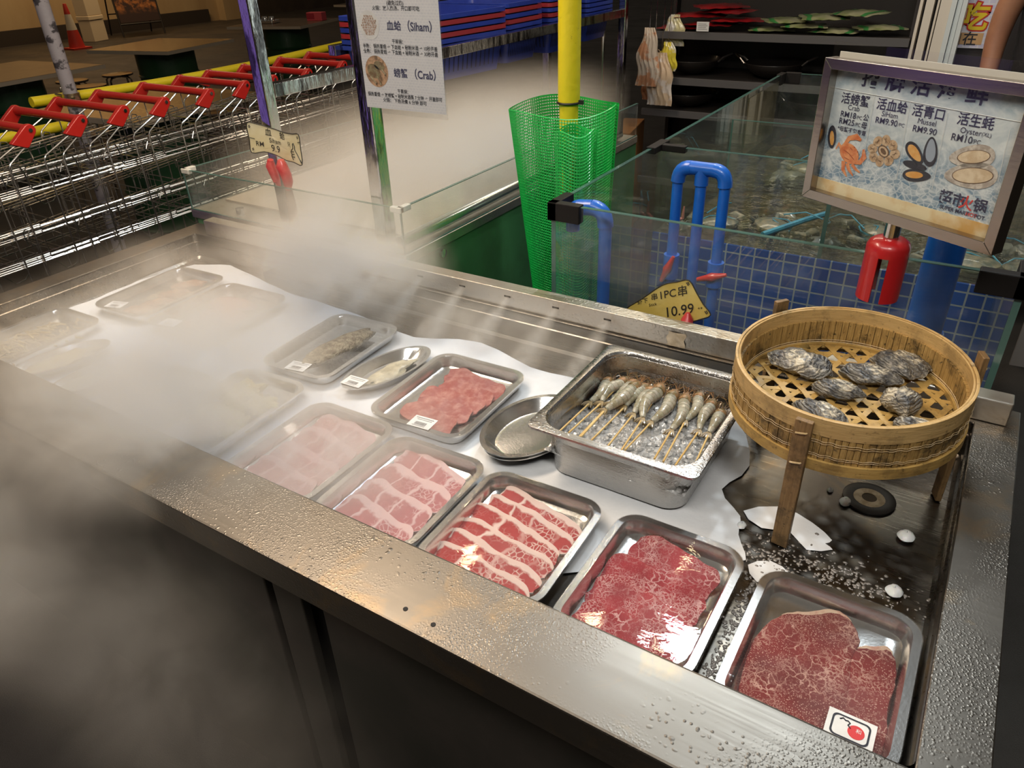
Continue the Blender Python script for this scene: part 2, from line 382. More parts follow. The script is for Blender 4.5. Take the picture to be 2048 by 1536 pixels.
# melting ice beads
ICEW = mat('frosted_ice', (0.78,0.80,0.80), 0.35, bump=0.4, bscale=120, bdist=0.003, sss=0.2)
for (x,y,r,lb) in ((-0.113,0.424,0.0115,'round white ice pellet beside the bare steak tray'),(-0.115,0.545,0.0125,'flattened white ice pellet near the right end of the well'),
                 (-0.232,0.603,0.005,'tiny white ice pellet between bamboo leg and drain'),(-0.206,0.583,0.009,'elongated white ice sliver just left of the drain'),(-0.327,0.452,0.007,'small white ice bead left of the front bamboo leg')):
    m = MB().lathe([(0.0,0.0),(r*0.8,0.0006),(r,r*0.35),(r*0.75,r*0.75),(r*0.3,r*0.93),(0,r*0.95)], 16, (x,y,zf+0.0005), 1.0, 1.25 if r < 0.01 else 1.0)
    for i, q in enumerate(m.v): m.v[i] = (q[0]+0.0006*math.sin(i*3.3), q[1]+0.0006*math.sin(i*5.1), q[2])
    tag(obj('ice_pellet', m, ICEW), lb, 'ice', 'ice pellets on the well floor')
# slush of wet frost around the right-hand trays: uncountable
random.seed(11)
m = MB()
def slush(m, n, f):
    for _ in range(n):
        x, y = f(); r = random.uniform(0.0008, 0.0022)
        m.lathe([(r*1.1,0.0),(r*0.9,r*0.5),(r*0.4,r*0.8),(0,r*0.85)], 6, (x,y,zf+0.0004), random.uniform(0.6,1.8), random.uniform(0.6,1.8))
slush(m, 420, lambda: (random.gauss(-0.19,0.06), random.gauss(0.415,0.022)))
slush(m, 160, lambda: (random.gauss(-0.33,0.04), random.gauss(0.40,0.014)))
slush(m, 260, lambda: (-0.278+random.gauss(0,0.006), random.uniform(0.13,0.36)))
slush(m, 90, lambda: (-0.487+random.gauss(0,0.003), random.uniform(0.2,0.36)))
slush(m, 120, lambda: (-0.07+random.gauss(0,0.002)-0.004, random.uniform(0.13,0.36)))
CLEARICE = mat('clear_wet_ice', (0.24,0.22,0.20), 0.06, spec=0.9, coat=1.0)
tag(obj('slush', m, CLEARICE), 'wet slush and water beads around the front trays on the right', 'slush', kind='stuff')
# ------------------------------------------------------------------ trays, cling film, price labels
FILM = thinglass('cling_film', (0.97,0.97,0.97), 0.015, bump=0.04, bscale=20, smudge=0.085, haze=(0.75,0.75,0.75), stretch=(1,1.6,1))
FILMW = thinglass('wrinkled_cling_film', (0.95,0.95,0.95), 0.10, bump=1.0, bscale=55, smudge=0.22, haze=(0.75,0.75,0.75), stretch=(0.35,2.2,1))
def tray_mesh(hx, hy, h, r=0.035, lip=0.010):
    m = MB(); L = []
    for (ins, z, rr) in ((0.020,0.0,r*0.75),(0.012,0.003,r*0.8),(0.0095,h-0.004,r*0.9),(0.0,h-0.003,r),(0.0,h,r),(lip,h+0.0002,r*0.82),(lip+0.002,h-0.003,r*0.80),(0.017,0.005,r*0.7),(0.024,0.0018,r*0.62)):
        L.append(rrect(hx-ins, hy-ins, max(rr-ins*0.3, 0.006), z, 7))
    return m.loops(L)
def film_mesh(hx, hy, h, r, sag=0.003):
    L = []
    m = MB()
    for k in range(9):
        f = 1-k/9
        L.append([(x,y,h+0.0012-sag*(1-f*f)) for x,y,_ in rrect((hx-0.003)*f, (hy-0.003)*f, max(r*f-0.002,0.001), 0, 7)])
    L.insert(0, [(x,y,h-0.006) for x,y,_ in rrect(hx+0.0012, hy+0.0012, r, 0, 7)])
    L.insert(1, [(x,y,h+0.0006) for x,y,_ in rrect(hx+0.0008, hy+0.0008, r, 0, 7)])
    return m.loops(L, cap0=False)
def price_label(parent, x, y, z, w=0.046, d=0.033, rz=0.0):
    s = obj('price_label', MB().box((-w/2,-d/2,0),(w/2,d/2,0.0006)), WHITEP, parent, (x,y,z), (0,0,rz), smooth=False)
    b = MB(); random.seed(int(abs(x*9999)))
    q = -w*0.26
    while q < w*0.22:
        bw = random.choice((0.0006,0.0009,0.0013)); b.add([(q,-d*0.30,0.0008),(q+bw,-d*0.30,0.0008),(q+bw,-d*0.02,0.0008),(q,-d*0.02,0.0008)],[(0,1,2,3)]); q += bw+random.choice((0.0006,0.001))
    for (yy, a, c, hh) in ((0.30,-0.40,0.40,0.0022),(0.16,-0.30,0.34,0.0018),(-0.40,-0.30,0.2,0.0015)):
        q = w*a
        while q < w*c:
            bw = random.uniform(0.0012,0.0032); b.add([(q,d*yy,0.0008),(q+bw,d*yy,0.0008),(q+bw,d*yy+hh,0.0008),(q,d*yy+hh,0.0008)],[(0,1,2,3)]); q += bw+0.0009
    obj('barcode', b, INK, s, smooth=False); return s
def tray(x0, x1, y0, y1, h, label, rz=0.0, film=FILM, lab=None, r=0.036, mt=None, z=zf+0.004):
    hx, hy = (x1-x0)/2, (y1-y0)/2
    T = thing('food_tray', label, 'tray', ((x0+x1)/2,(y0+y1)/2,z), rz, 'steel food trays in the well')
    obj('tray_body', tray_mesh(hx, hy, h, r), mt or TRAYST, T)
    if film: obj('cling_film', film_mesh(hx, hy, h, r), film, T)
    if lab:
        for (lx, ly, a) in lab: price_label(T, lx, ly, h+0.0014, rz=a)
    return T
def oval(cx, cy, a, b, h, label, rz, film=None, lab=None, z=zf+0.004):
    T = thing('oval_dish', label, 'dish', (cx,cy,z), rz, 'oval steel dishes')
    m = MB()
    prof = [(0.62,0.0),(0.70,0.0),(0.93,h*0.9),(1.0,h*0.94),(1.0,h),(0.91,h),(0.885,h*0.9),(0.72,0.0035),(0.66,0.0025),(0.0,0.0025)]
    L = [[(a*k*math.cos(2*PI*j/56), b*k*math.sin(2*PI*j/56), zz) for j in range(56)] for k, zz in prof[:-1]]
    m.loops(L); obj('dish_body', m, TRAYST, T)
    if film:
        m = MB(); L = [[(a*k*math.cos(2*PI*j/56), b*k*math.sin(2*PI*j/56), zz) for j in range(56)] for k, zz in ((1.008,h-0.005),(1.004,h+0.0005),(0.8,h+0.001),(0.5,h-0.0005),(0.2,h-0.001))]
        m.loops(L, cap0=False); obj('cling_film', m, film, T)
    if lab: price_label(T, *lab[:2], h+0.0014, rz=lab[2])
    return T

tray(-0.268,-0.073,0.122,0.362,0.026,'bright steel tray holding two dark red marbled steaks, nearest the right rim', film=FILM)
tray(-0.481,-0.293,0.122,0.370,0.026,'steel tray of four fine-marbled crimson beef slices under glaring film')
tray(-0.704,-0.502,0.126,0.362,0.026,'steel tray of fat-striped belly slices under film with a bulb reflection', 0.03)
tray(-0.905,-0.712,0.126,0.360,0.026,'steel tray of pink and white streaked slices just left of the belly tray', 0.03)
tray(-1.110,-0.915,0.125,0.372,0.026,'misty steel tray of pale pink sliced meat left of the streaked tray', 0.02)
tray(-1.335,-1.158,0.130,0.397,0.024,'misty steel tray of knobbly cream-yellow pieces along the front rim', 0.05)
tray(-1.500,-1.345,0.125,0.33,0.022,'tray almost lost in thick steam with two pale labels showing', 0.02, film=FILMW, lab=((0.045,-0.045,0.1),(0.052,-0.002,0.1)))
tray(-1.985,-1.808,0.128,0.375,0.024,'wrapped steel tray of stringy yellowish food in the far left corner', 0.03, film=FILMW)
tray(-1.940,-1.752,0.418,0.690,0.024,'wrapped tray of reddish shellfish beside the left well wall, white label', 0.05, film=FILMW, lab=((-0.025,-0.110,0.25),))
tray(-1.732,-1.512,0.420,0.680,0.024,'wrapped tray of smooth pink fillets in the steam, barcode label in front', 0.04, film=FILMW, lab=((-0.04,-0.105,0.15),))
tray(-1.345,-1.160,0.420,0.682,0.024,'wrapped tray holding one long grey rough sea cucumber behind the steam', 0.05, film=FILMW, lab=((0.005,-0.110,0.12),))
tray(-1.016,-0.806,0.384,0.642,0.026,'steel tray of thin frosty red beef sheets with a label on its near corner', 0.03, film=FILM, lab=((0.018,-0.112,0.05),))
oval(-1.084,0.535,0.052,0.108,0.022,'filmed oval dish with a pale fish piece and white label', -0.2, FILM, (0.0,-0.082,0.25))
oval(-0.712,0.487,0.070,0.106,0.024,'lower oval dish of the empty pair left of the shrimp pan', -0.16)
oval(-0.712,0.487,0.074,0.110,0.024,'empty upper oval dish stacked beside the shrimp pan, scratched bottom', -0.16, z=zf+0.0135)
oval(-1.732,0.225,0.050,0.100,0.022,'filmed oval dish of chopped yellow seafood in the left corner of the well', -0.25, FILMW)
oval(-1.590,0.226,0.050,0.100,0.022,'filmed oval dish with a brownish mound, steam-covered at the front rim', -0.22, FILMW)

# ------------------------------------------------------------------ meat
def meat_marble(name, red, fat, vs=55, w=0.075, dots=0.5):
    t = NT(name); v = t.co()
    dv = t.n('VectorMath', {0: v}, operation='ADD'); nz = t.n('VectorMath', {0: t.noise(v, 38, 4, 0.6).outputs['Color']}, operation='SCALE'); nz.inputs['Scale'].default_value = 0.030
    t.t.links.new(nz.outputs[0], dv.inputs[1]); dvo = dv.outputs[0]
    e1 = t.vor(dvo, vs, 'DISTANCE_TO_EDGE').outputs['Distance']; e2 = t.vor(dvo, vs*2.4, 'DISTANCE_TO_EDGE').outputs['Distance']
    patch = t.noise(v, 22, 3, 0.55).outputs[0]
    v1 = t.math('MULTIPLY', t.ramp(e1, (w*0.25, 1.0), (w, 0.0)), t.ramp(patch, (0.42, 0.0), (0.58, 1.0)))
    v2 = t.math('MULTIPLY', t.ramp(e2, (w*0.3, 0.75), (w*1.6, 0.0)), t.ramp(t.noise(v, 30, 2).outputs[0], (0.45, 0.0), (0.6, 1.0)))
    sp = t.math('MULTIPLY', t.ramp(t.vor(v, 420).outputs['Distance'], (0.22, dots), (0.36, 0.0)), t.ramp(patch, (0.40, 1.0), (0.55, 0.2)))
    f = t.math('MAXIMUM', t.math('MAXIMUM', v1, v2), sp, clamp=True)
    base = t.mix(t.ramp(t.noise(v, 14, 4).outputs[0], (0.35, 0.0), (0.7, 1.0)), red, tuple(c*0.62 for c in red))
    t.P(Base_Color=t.mix(f, base, fat), Roughness=0.7, Specular_IOR_Level=0.1, Subsurface_Weight=0.12, Subsurface_Scale=0.2)
    t.P(Normal=t.bump(t.math('ADD', f, t.noise(v, 120, 3).outputs[0]), 0.25, 0.002)); return t.m
STEAK = meat_marble('marbled_steak', (0.23,0.036,0.034), (0.58,0.32,0.26), 62, 0.055, 0.9)
BEEF = meat_marble('fine_marbled_beef', (0.40,0.040,0.050), (0.66,0.36,0.34), 80, 0.085, 0.2)
def meat_belly(name, red, fat, cut=0.42, frost=0.0, veins=70):
    t = NT(name); uv = t.n('UVMap').outputs[0]; v = t.co()
    u = t.lin(uv, 0); w = t.lin(uv, 1); n1 = t.noise(v, 26, 4, 0.6).outputs[0]
    ww = t.math('ADD', w, t.math('MULTIPLY', t.math('SUBTRACT', n1, 0.5), 0.5))
    band = t.math('MAXIMUM', t.ramp(ww, (0.76, 0.0), (0.83, 1.0)), t.ramp(ww, (0.03, 1.0), (0.12, 0.0)))
    uu = t.math('ADD', u, t.math('MULTIPLY', t.math('SUBTRACT', t.noise(v, 18, 3).outputs[0], 0.5), 0.35))
    gap = t.math('MULTIPLY', t.ramp(t.math('ABSOLUTE', t.math('SUBTRACT', t.math('FRACT', t.math('MULTIPLY', uu, 3.6)), 0.5)), (0.40, 0.0), (0.47, 1.0)), t.ramp(u, (cut, 1.0), (cut+0.22, 0.25)))
    e1 = t.vor(v, veins*1.7, 'DISTANCE_TO_EDGE').outputs['Distance']
    vein = t.math('MULTIPLY', t.ramp(e1, (0.03, 1.0), (0.13, 0.0)), t.math('MULTIPLY', t.ramp(u, (0.35, 0.15), (0.6, 1.0)), t.ramp(t.noise(v, 45).outputs[0], (0.42, 0.0), (0.58, 1.0))))
    f = t.math('MAXIMUM', t.math('MAXIMUM', band, gap), t.math('MULTIPLY', vein, 0.8), clamp=True)
    base = t.mix(t.noise(v, 60, 3).outputs[0], red, tuple(c*0.7 for c in red))
    c = t.mix(f, base, fat)
    if frost: c = t.mix(frost, c, (0.72,0.52,0.50))
    t.P(Base_Color=c, Roughness=0.7, Specular_IOR_Level=0.12, Subsurface_Weight=0.12, Subsurface_Scale=0.2, Normal=t.bump(t.math('ADD', f, n1), 0.25, 0.002)); return t.m
BELLY = meat_belly('striped_belly', (0.50,0.075,0.07), (0.80,0.58,0.50))
PINKF = meat_belly('streaked_pink_meat', (0.55,0.15,0.15), (0.76,0.50,0.47), 0.8, 0.15)
PALE = meat_belly('pale_pink_meat', (0.58,0.22,0.20), (0.66,0.38,0.35), 0.8, 0.2)
FROST = NT('frosty_red_beef'); _v = FROST.co(); _n = FROST.noise(_v, 55, 6, 0.65).outputs[0]
FROST.P(Base_Color=FROST.mix(FROST.ramp(_n, (0.45,0.0),(0.72,1.0)), (0.34,0.080,0.070), (0.52,0.25,0.21)), Roughness=0.5, Normal=FROST.bump(_n, 0.4, 0.003)); FROST = FROST.m

def strip(p0, p1, wid, zb, rise, seed, wob=0.004, t=0.0028, taper=0.0):
    """a thin slice lying from p0 to p1, its far long edge raised by rise"""
    p0, p1 = Vector(p0), Vector(p1); d = p1-p0; n = Vector((-d.y, d.x)).normalized(); rnd = random.Random(seed)
    ph = [rnd.uniform(0, 6.28) for _ in range(6)]
    def fn(u, v):
        w = wid*(1-taper*abs(2*u-1)**3)*(1-0.55*abs(2*u-1)**9)
        q = p0 + d*(u + 0.012*math.sin(5*v+ph[0])*(1 if u in (0,1) else 0.3)) + n*((v-0.5)*w + wob*math.sin(3*u+ph[1]) + wob*0.7*math.sin(11*u+ph[2])*(v-0.5))
        z = zb + t + rise*v*v + 0.0011*math.sin(16*u+ph[3]+3*v) + 0.0009*math.sin(27*u+ph[4])*v
        return (q.x, q.y, max(z, zb+t*0.7))
    return MB().sheet(fn, 36, 10, t)
zb = zf+0.004+0.0026
# belly slices: the farthest lies lowest, each nearer one leans on it
BEL = [((-0.675,0.325),(-0.520,0.300)), ((-0.682,0.298),(-0.520,0.272)), ((-0.690,0.270),(-0.526,0.243)), ((-0.692,0.241),(-0.524,0.212)), ((-0.693,0.211),(-0.524,0.180)), ((-0.690,0.181),(-0.528,0.150))]
ordw = ('farthest', 'second farthest', 'third from the back', 'third from the front', 'second nearest', 'nearest')
for i, (a, b) in enumerate(BEL):
    tag(obj('belly_slice', strip(a, b, 0.040, zb, 0.0075, 30+i), BELLY), 'fat-edged belly slice, %s of the fanned row in the bulb-lit tray' % ordw[i], 'meat slice', 'fanned belly slices')
BF = [((-0.446,0.322),(-0.318,0.300)), ((-0.462,0.270),(-0.318,0.246)), ((-0.462,0.222),(-0.318,0.196)), ((-0.460,0.172),(-0.322,0.150))]
for i, (a, b) in enumerate(BF):
    tag(obj('beef_slice', strip(a, b, 0.066, zb, 0.0075, 50+i, 0.003), BEEF), 'fine-marbled crimson beef slice, %s in the second tray from the right' % ('farthest','second from the back','second from the front','nearest')[i], 'meat slice', 'marbled beef slices')
for i in range(4):
    y = 0.312-0.047*i
    tag(obj('pork_slice', strip((-0.882,y+0.014), (-0.735,y-0.014), 0.062, zb, 0.007, 70+i, 0.005), PINKF), 'pink streaked pork slice, %s in the tray left of the belly slices' % ('farthest','second from the back','second from the front','nearest')[i], 'meat slice', 'streaked pork slices')
for i in range(4):
    y = 0.320-0.048*i
    tag(obj('pork_slice', strip((-1.085,y+0.010), (-0.940,y-0.010), 0.064, zb, 0.007, 90+i, 0.005), PALE), 'pale pink pork slice in fog, %s in the third-misted tray' % ('farthest','second from the back','second from the front','nearest')[i], 'meat slice', 'pale pork slices')
for i in range(5):
    y = 0.585-0.036*i
    tag(obj('beef_sheet', strip((-0.975+0.012*(i % 2),y+0.004), (-0.832-0.004*i,y-0.006), 0.056-0.002*i, zb, 0.007, 110+i, 0.006), FROST), 'frosty thin beef sheet, %s in the labelled tray by the oval dishes' % ('farthest','second farthest','middle one','second nearest','nearest')[i], 'meat slice', 'frosty beef sheets')
# steaks: an outline filled as a slab with a fat rim
def slab(poly, z, th, fat=True):
    m = MB(); n = len(poly); c = Vector((sum(p[0] for p in poly)/n, sum(p[1] for p in poly)/n))
    L = []
    for (k, zz) in ((1.0,0.0),(1.012,th*0.5),(1.0,th*0.9),(0.97,th),(0.7,th*1.04),(0.35,th*1.06),(0.08,th*1.06)):
        L.append([(c.x+(x-c.x)*k, c.y+(y-c.y)*k, z+zz) for x, y in poly])
    return m.loops(L)
def smoothpoly(P, k=5, jit=0.0, seed=1):
    rnd = random.Random(seed); out = []; n = len(P)
    for i in range(n):
        a, b, c, d = [Vector(P[(i+q-1) % n]) for q in range(4)]
        for j in range(k):
            t2 = j/k
            p = 0.5*((2*b) + (c-a)*t2 + (2*a-5*b+4*c-d)*t2*t2 + (3*b-a-3*c+d)*t2**3)
            out.append((p.x+rnd.uniform(-jit,jit), p.y+rnd.uniform(-jit,jit)))
    return out
FATM = mat('beef_fat', (0.68,0.52,0.38), 0.45, col2=(0.55,0.30,0.22), nscale=60, coat=0.2)
s1 = [(-0.228,0.298),(-0.200,0.316),(-0.172,0.336),(-0.152,0.330),(-0.137,0.305),(-0.140,0.27),(-0.134,0.22),(-0.136,0.16),(-0.19,0.142),(-0.235,0.150),(-0.247,0.20),(-0.246,0.255)]
s2 = [(-0.140,0.286),(-0.118,0.302),(-0.104,0.309),(-0.094,0.292),(-0.090,0.26),(-0.092,0.22),(-0.088,0.185),(-0.094,0.150),(-0.13,0.138),(-0.155,0.16),(-0.150,0.22)]
for nm, P, z, lb in (('steak', s1, zb+0.0012, 'large dark red marbled steak with a branching fat pattern, left half of its tray'), ('steak', s2, zb, 'smaller dark red steak tucked under the large one at the right')):
    T = obj(nm, slab(smoothpoly(P, 5, 0.0007, 3), z, 0.0085), STEAK); tag(T, lb, 'steak', 'marbled steaks')
    edge = [smoothpoly(P, 5, 0.0007, 3)[i] for i in (range(0, 16) if P is s1 else range(0, 13))]
    obj('fat_edge', MB().tube([(x,y+0.001,z+0.0055) for x,y in edge], [0.0015+0.003*math.sin(PI*i/(len(edge)-1)) for i in range(len(edge))], 8), FATM, T)
# the square stamp label on the steak film
LT = thing('stamp_label', 'white square label with black border and red disc on the steak film', 'label', (-0.1235,0.160,zf+0.004+0.026+0.003), 0.0)
LW = 0.0185
obj('label_paper', MB().box((-LW-0.006,-LW,-0.0005),(LW+0.006,LW,0)), WHITEP, LT, smooth=False)
m = MB(); A = rrect(LW+0.001, LW-0.004, 0.006, 0.0004, 6); B = rrect(LW-0.001, LW-0.006, 0.005, 0.0004, 6); n = len(A)
m.add(A+B, [(i,(i+1) % n,n+(i+1) % n,n+i) for i in range(n)])
m.tube([(-0.012,0.008,0.0004),(-0.009,0.0105,0.0004),(-0.006,0.0085,0.0004),(-0.004,0.0092,0.0004),(-0.0015,0.0075,0.0004),(-0.003,0.004,0.0004),(0.0,0.001,0.0004)], 0.0008, 6)
obj('border_print', m, INK, LT, smooth=False)
disc = obj('red_disc', MB().lathe([(0.0085,0.0),(0.0085,0.0005),(0,0.0005)], 28, (0.006,-0.001,0)), mat('red_ink', (0.62,0.03,0.03), 0.5), LT)
m = MB(); txt(m, '和', (0.008,0.001,0.0008), (1,0,0), (0,1,0), 0.006); obj('lettering', m, WHITEP, disc, smooth=False)
# ------------------------------------------------------------------ deep pan with ice and shrimp skewers
PX0, PX1, PY0, PY1 = -0.672, -0.388, 0.398, 0.712
pc = ((PX0+PX1)/2, (PY0+PY1)/2)
pan = thing('shrimp_pan', 'deep steel pan of crushed ice holding shrimp skewers', 'pan', (pc[0],pc[1],zf+0.003))
hx, hy = (PX1-PX0)/2, (PY1-PY0)/2
m = MB(); L = []
for (ins, z, r) in ((0.034,0.0,0.03),(0.026,0.005,0.035),(0.017,0.092,0.042),(0.0145,0.0945,0.042),(0.0,0.0945,0.014),(0.0,0.0985,0.014),(0.004,0.0995,0.014),(0.013,0.0995,0.042),(0.016,0.096,0.042),(0.027,0.009,0.034),(0.037,0.003,0.028)):
    L.append(rrect(hx-ins, hy-ins, r, z, 8))
m.loops(L); obj('pan_body', m, PANST, pan)
ICE = NT('crushed_ice'); _v = ICE.co()
ICE.P(Base_Color=ICE.mix(ICE.noise(_v, 90, 3).outputs[0], (0.34,0.34,0.33), (0.66,0.67,0.67)), Roughness=0.06, Coat_Weight=1.0, Coat_Roughness=0.03, Normal=ICE.bump(ICE.vor(_v, 130).outputs['Distance'], 0.7, 0.006)); ICE = ICE.m
random.seed(5)
m = MB(); iz = zf+0.046
m.grid(lambda u,v: (PX0+0.022+(PX1-PX0-0.044)*u, PY0+0.022+(PY1-PY0-0.044)*v, iz+0.004*math.sin(37*u+5*math.sin(19*v))*math.sin(41*v+3*u)), 40, 40)
for _ in range(620):
    x, y = random.uniform(PX0+0.028,PX1-0.028), random.uniform(PY0+0.028,PY1-0.03); r = random.uniform(0.004,0.0085)
    b = len(m.v); bm = bmesh.new(); bmesh.ops.create_icosphere(bm, subdivisions=1, radius=r)
    R = Matrix.Rotation(random.uniform(0,6), 3, Vector((random.gauss(0,1),random.gauss(0,1),1)).normalized())
    for vv in bm.verts: vv.co = R @ Vector((vv.co.x*random.uniform(0.6,1.3), vv.co.y*random.uniform(0.6,1.3), vv.co.z*0.8)) + Vector((x,y,iz+random.uniform(-0.001,0.004)))
    bm.verts.ensure_lookup_table(); m.add([v2.co[:] for v2 in bm.verts], [tuple(q.index for q in f.verts) for f in bm.faces]); bm.free()
tag(obj('crushed_ice', m, ICE, smooth=False), 'crushed ice filling the deep pan under the shrimp', 'ice', kind='stuff')

t = NT('shrimp_shell'); v = t.co(); u = t.lin(v, 1)
ringb = t.ramp(t.math('FRACT', t.math('MULTIPLY', u, 95.0)), (0.0, 0.6), (0.22, 0.0), (0.9, 0.0), (1.0, 0.6))
c = t.mix(t.ramp(t.noise(v, 60, 4).outputs[0], (0.35,0.0),(0.7,1.0)), (0.50,0.47,0.39), (0.27,0.24,0.15))
c = t.mix(ringb, c, (0.20,0.19,0.12)); c = t.mix(t.math('MULTIPLY', t.ramp(t.vor(v, 520).outputs['Distance'], (0.15,1.0),(0.3,0.0)), 0.55), c, (0.10,0.085,0.05))
t.P(Base_Color=c, Roughness=0.22, Coat_Weight=0.6, Coat_Roughness=0.1, Subsurface_Weight=0.1, Subsurface_Scale=0.1, Normal=t.bump(ringb, 0.4, 0.002)); SHELL = t.m
SHEAD = mat('shrimp_head', (0.17,0.125,0.05), 0.25, col2=(0.38,0.20,0.09), nscale=90, coat=0.6, bump=0.3, bscale=180, bdist=0.002)
STAIL = mat('shrimp_tail', (0.14,0.10,0.05), 0.3, col2=(0.30,0.22,0.10), nscale=120, coat=0.5)
WOODST = mat('bamboo_skewer', (0.62,0.40,0.13), 0.5, col2=(0.72,0.55,0.25), nscale=40, stretch=(1,0.1,1))
sk = [((-0.625,0.428,0.867),(-0.641,0.570),(-0.642,0.660)), ((-0.609,0.428,0.869),(-0.623,0.580),(-0.617,0.677)), ((-0.590,0.428,0.868),(-0.608,0.585),(-0.597,0.676)),
      ((-0.587,0.428,0.869),(-0.603,0.553),(-0.584,0.663)), ((-0.569,0.428,0.868),(-0.582,0.588),(-0.574,0.672)), ((-0.540,0.428,0.868),(-0.559,0.573),(-0.562,0.669)),
      ((-0.517,0.428,0.868),(-0.537,0.559),(-0.549,0.679)), ((-0.511,0.428,0.871),(-0.523,0.565),(-0.521,0.679)), ((-0.463,0.428,0.872),(-0.485,0.558),(-0.501,0.679)),
      ((-0.449,0.428,0.872),(-0.475,0.596),(-0.480,0.695)), ((-0.430,0.428,0.872),(-0.445,0.580),(-0.454,0.682)), ((-0.412,0.470,0.858),(-0.428,0.580),(-0.429,0.655))]
slab_ = ['with its stick against the left wall', 'second from the left wall', 'lying under its neighbour, third from the left', 'laid over its neighbour, fourth from the left', 'thin brown one, fifth from the left', 'sixth from the left, just left of the twin sticks', 'green-brown, left of the twin sticks in the middle', 'right of the twin sticks in the middle', 'fourth from the right with a dark curled tail', 'pale plump one, third from the right', 'second from the right with a red feelered head', 'half hidden by the bamboo basket at the right wall']
rnd = random.Random(21)
for i, (a, b, c) in enumerate(sk):
    a = Vector(a); zb_ = iz+0.013+(0.006 if i in (3,6) else 0.0); b = Vector((b[0],b[1],zb_)); c = Vector((c[0],c[1],zb_+0.001)); d = (c-b).normalized()
    T = thing('shrimp_skewer', 'skewered raw shrimp on ice, ' + slab_[i], 'shrimp skewer', tuple(b), 0, 'shrimp skewers in the ice pan')
    side = Vector((-d.y, d.x, 0)); Ln = (c-b).length; bow = rnd.uniform(-0.011,0.011); k = rnd.uniform(0.88,1.1)
    path = [b*0 + d*(Ln*0.72*s2) + side*bow*math.sin(PI*s2) + Vector((0,0,0.004*math.sin(PI*s2))) for s2 in [q/12 for q in range(13)]]
    rad = [k*(0.0040+0.0072*min(1,s2*1.5)**0.8+0.0006*math.sin(s2*36)) for s2 in [q/12 for q in range(13)]]
    M0 = MB().tube(path, rad, 12)
    rot = math.atan2(d.y, d.x) - PI/2
    T.rotation_euler = (0,0,rot); Ri = Matrix.Rotation(-rot, 4, 'Z')
    obj('shrimp_body', M0.xf(Ri), SHELL, T)
    hp = [path[-1]+d*(Ln*0.30*s2)+Vector((0,0,0.001)) for s2 in [q/6 for q in range(7)]]
    H = MB().tube(hp, [k*q for q in (0.0112,0.0118,0.0112,0.0095,0.0070,0.0042,0.0012)], 10)
    e1 = hp[4]
    for s3 in (-1,1): H.lathe([(0,-0.0016),(0.0016,0),(0,0.0016)], 6, tuple(e1+side*0.0065*s3+Vector((0,0,0.004))))
    for q in range(9):
        s3 = rnd.uniform(-1,1); f0 = hp[5]; H.tube([f0, f0+d*0.012+side*0.010*s3+Vector((0,0,rnd.uniform(0.0,0.010))), f0+d*rnd.uniform(-0.01,0.026)+side*0.028*s3+Vector((0,0,rnd.uniform(-0.004,0.006)))], 0.0005, 4)
    for q in range(5):
        f0 = hp[1]+d*(0.004*q); 
        for s3 in (-1,1): H.tube([f0+side*0.007*s3, f0+side*0.013*s3+d*0.003, f0+side*0.015*s3-d*0.004+Vector((0,0,-0.005))], 0.0010, 4)
    obj('shrimp_head', H.xf(Ri), SHEAD, T)
    F = MB()
    for s3 in (-1.0,-0.45,0.15,0.7,1.2):
        tip = path[0]-d*0.017+side*0.0085*s3; F.tube([path[0]+d*0.003, (path[0]+tip)/2+side*0.001*s3, tip], [0.002,0.0033,0.0008], 6)
    obj('shrimp_tail', F.xf(Ri), STAIL, T)
    e0 = a-b; obj('bamboo_stick', MB().tube([e0, Vector((0,0,-0.001)), d*Ln*0.55+Vector((0,0,0.001))], 0.00165, 7).xf(Ri), WOODST, T)

# ------------------------------------------------------------------ bamboo steamer on three legs
def bamboo(name, c1, c2, scale=90, mold=0.35, axis='V'):
    t = NT(name); v = t.co()
    st = (9, 9, 0.5) if axis == 'V' else (1, 1, 9)
    n1 = t.noise(t.map(v, st), scale*0.4, 5, 0.65).outputs[0]; n2 = t.noise(v, 16, 6, 0.7).outputs[0]; n3 = t.noise(t.map(v, st), scale, 2).outputs[0]
    c = t.mix(t.ramp(n1, (0.3,0.0),(0.7,1.0)), c1, c2)
    c = t.mix(t.math('MULTIPLY', t.ramp(n2, (0.50,0.0),(0.62,1.0)), mold), c, (0.06,0.04,0.018))
    c = t.mix(t.math('MULTIPLY', t.ramp(t.noise(v, 150, 3).outputs[0], (0.62,0.0),(0.72,1.0)), mold*1.2), c, (0.05,0.035,0.015))
    t.P(Base_Color=c, Roughness=0.48, Normal=t.bump(t.math('ADD', n1, n3), 0.3, 0.0015)); return t.m
BAM1 = bamboo('bamboo_hoop', (0.66,0.45,0.19), (0.50,0.32,0.12), 60, 0.35, 'H')
BAM2 = bamboo('bamboo_slats', (0.56,0.37,0.13), (0.26,0.145,0.04), 150, 0.85)
BAM3 = bamboo('bamboo_leg_wood', (0.30,0.185,0.08), (0.16,0.09,0.035), 90, 0.7)
BAM4 = bamboo('bamboo_weave_strip', (0.56,0.37,0.12), (0.40,0.24,0.065), 60, 0.45, 'H')
CORD = mat('pale_rattan', (0.66,0.52,0.32), 0.6, col2=(0.5,0.36,0.18), nscale=80)
SC = Vector((-0.245,0.607,1.013)); TILT = math.radians(3.7); R0 = 0.161
st = thing('bamboo_steamer', 'round bamboo steaming basket on three legs standing in the well', 'bamboo basket', tuple(SC), 0)
MT = Matrix.Rotation(TILT, 4, 'X')
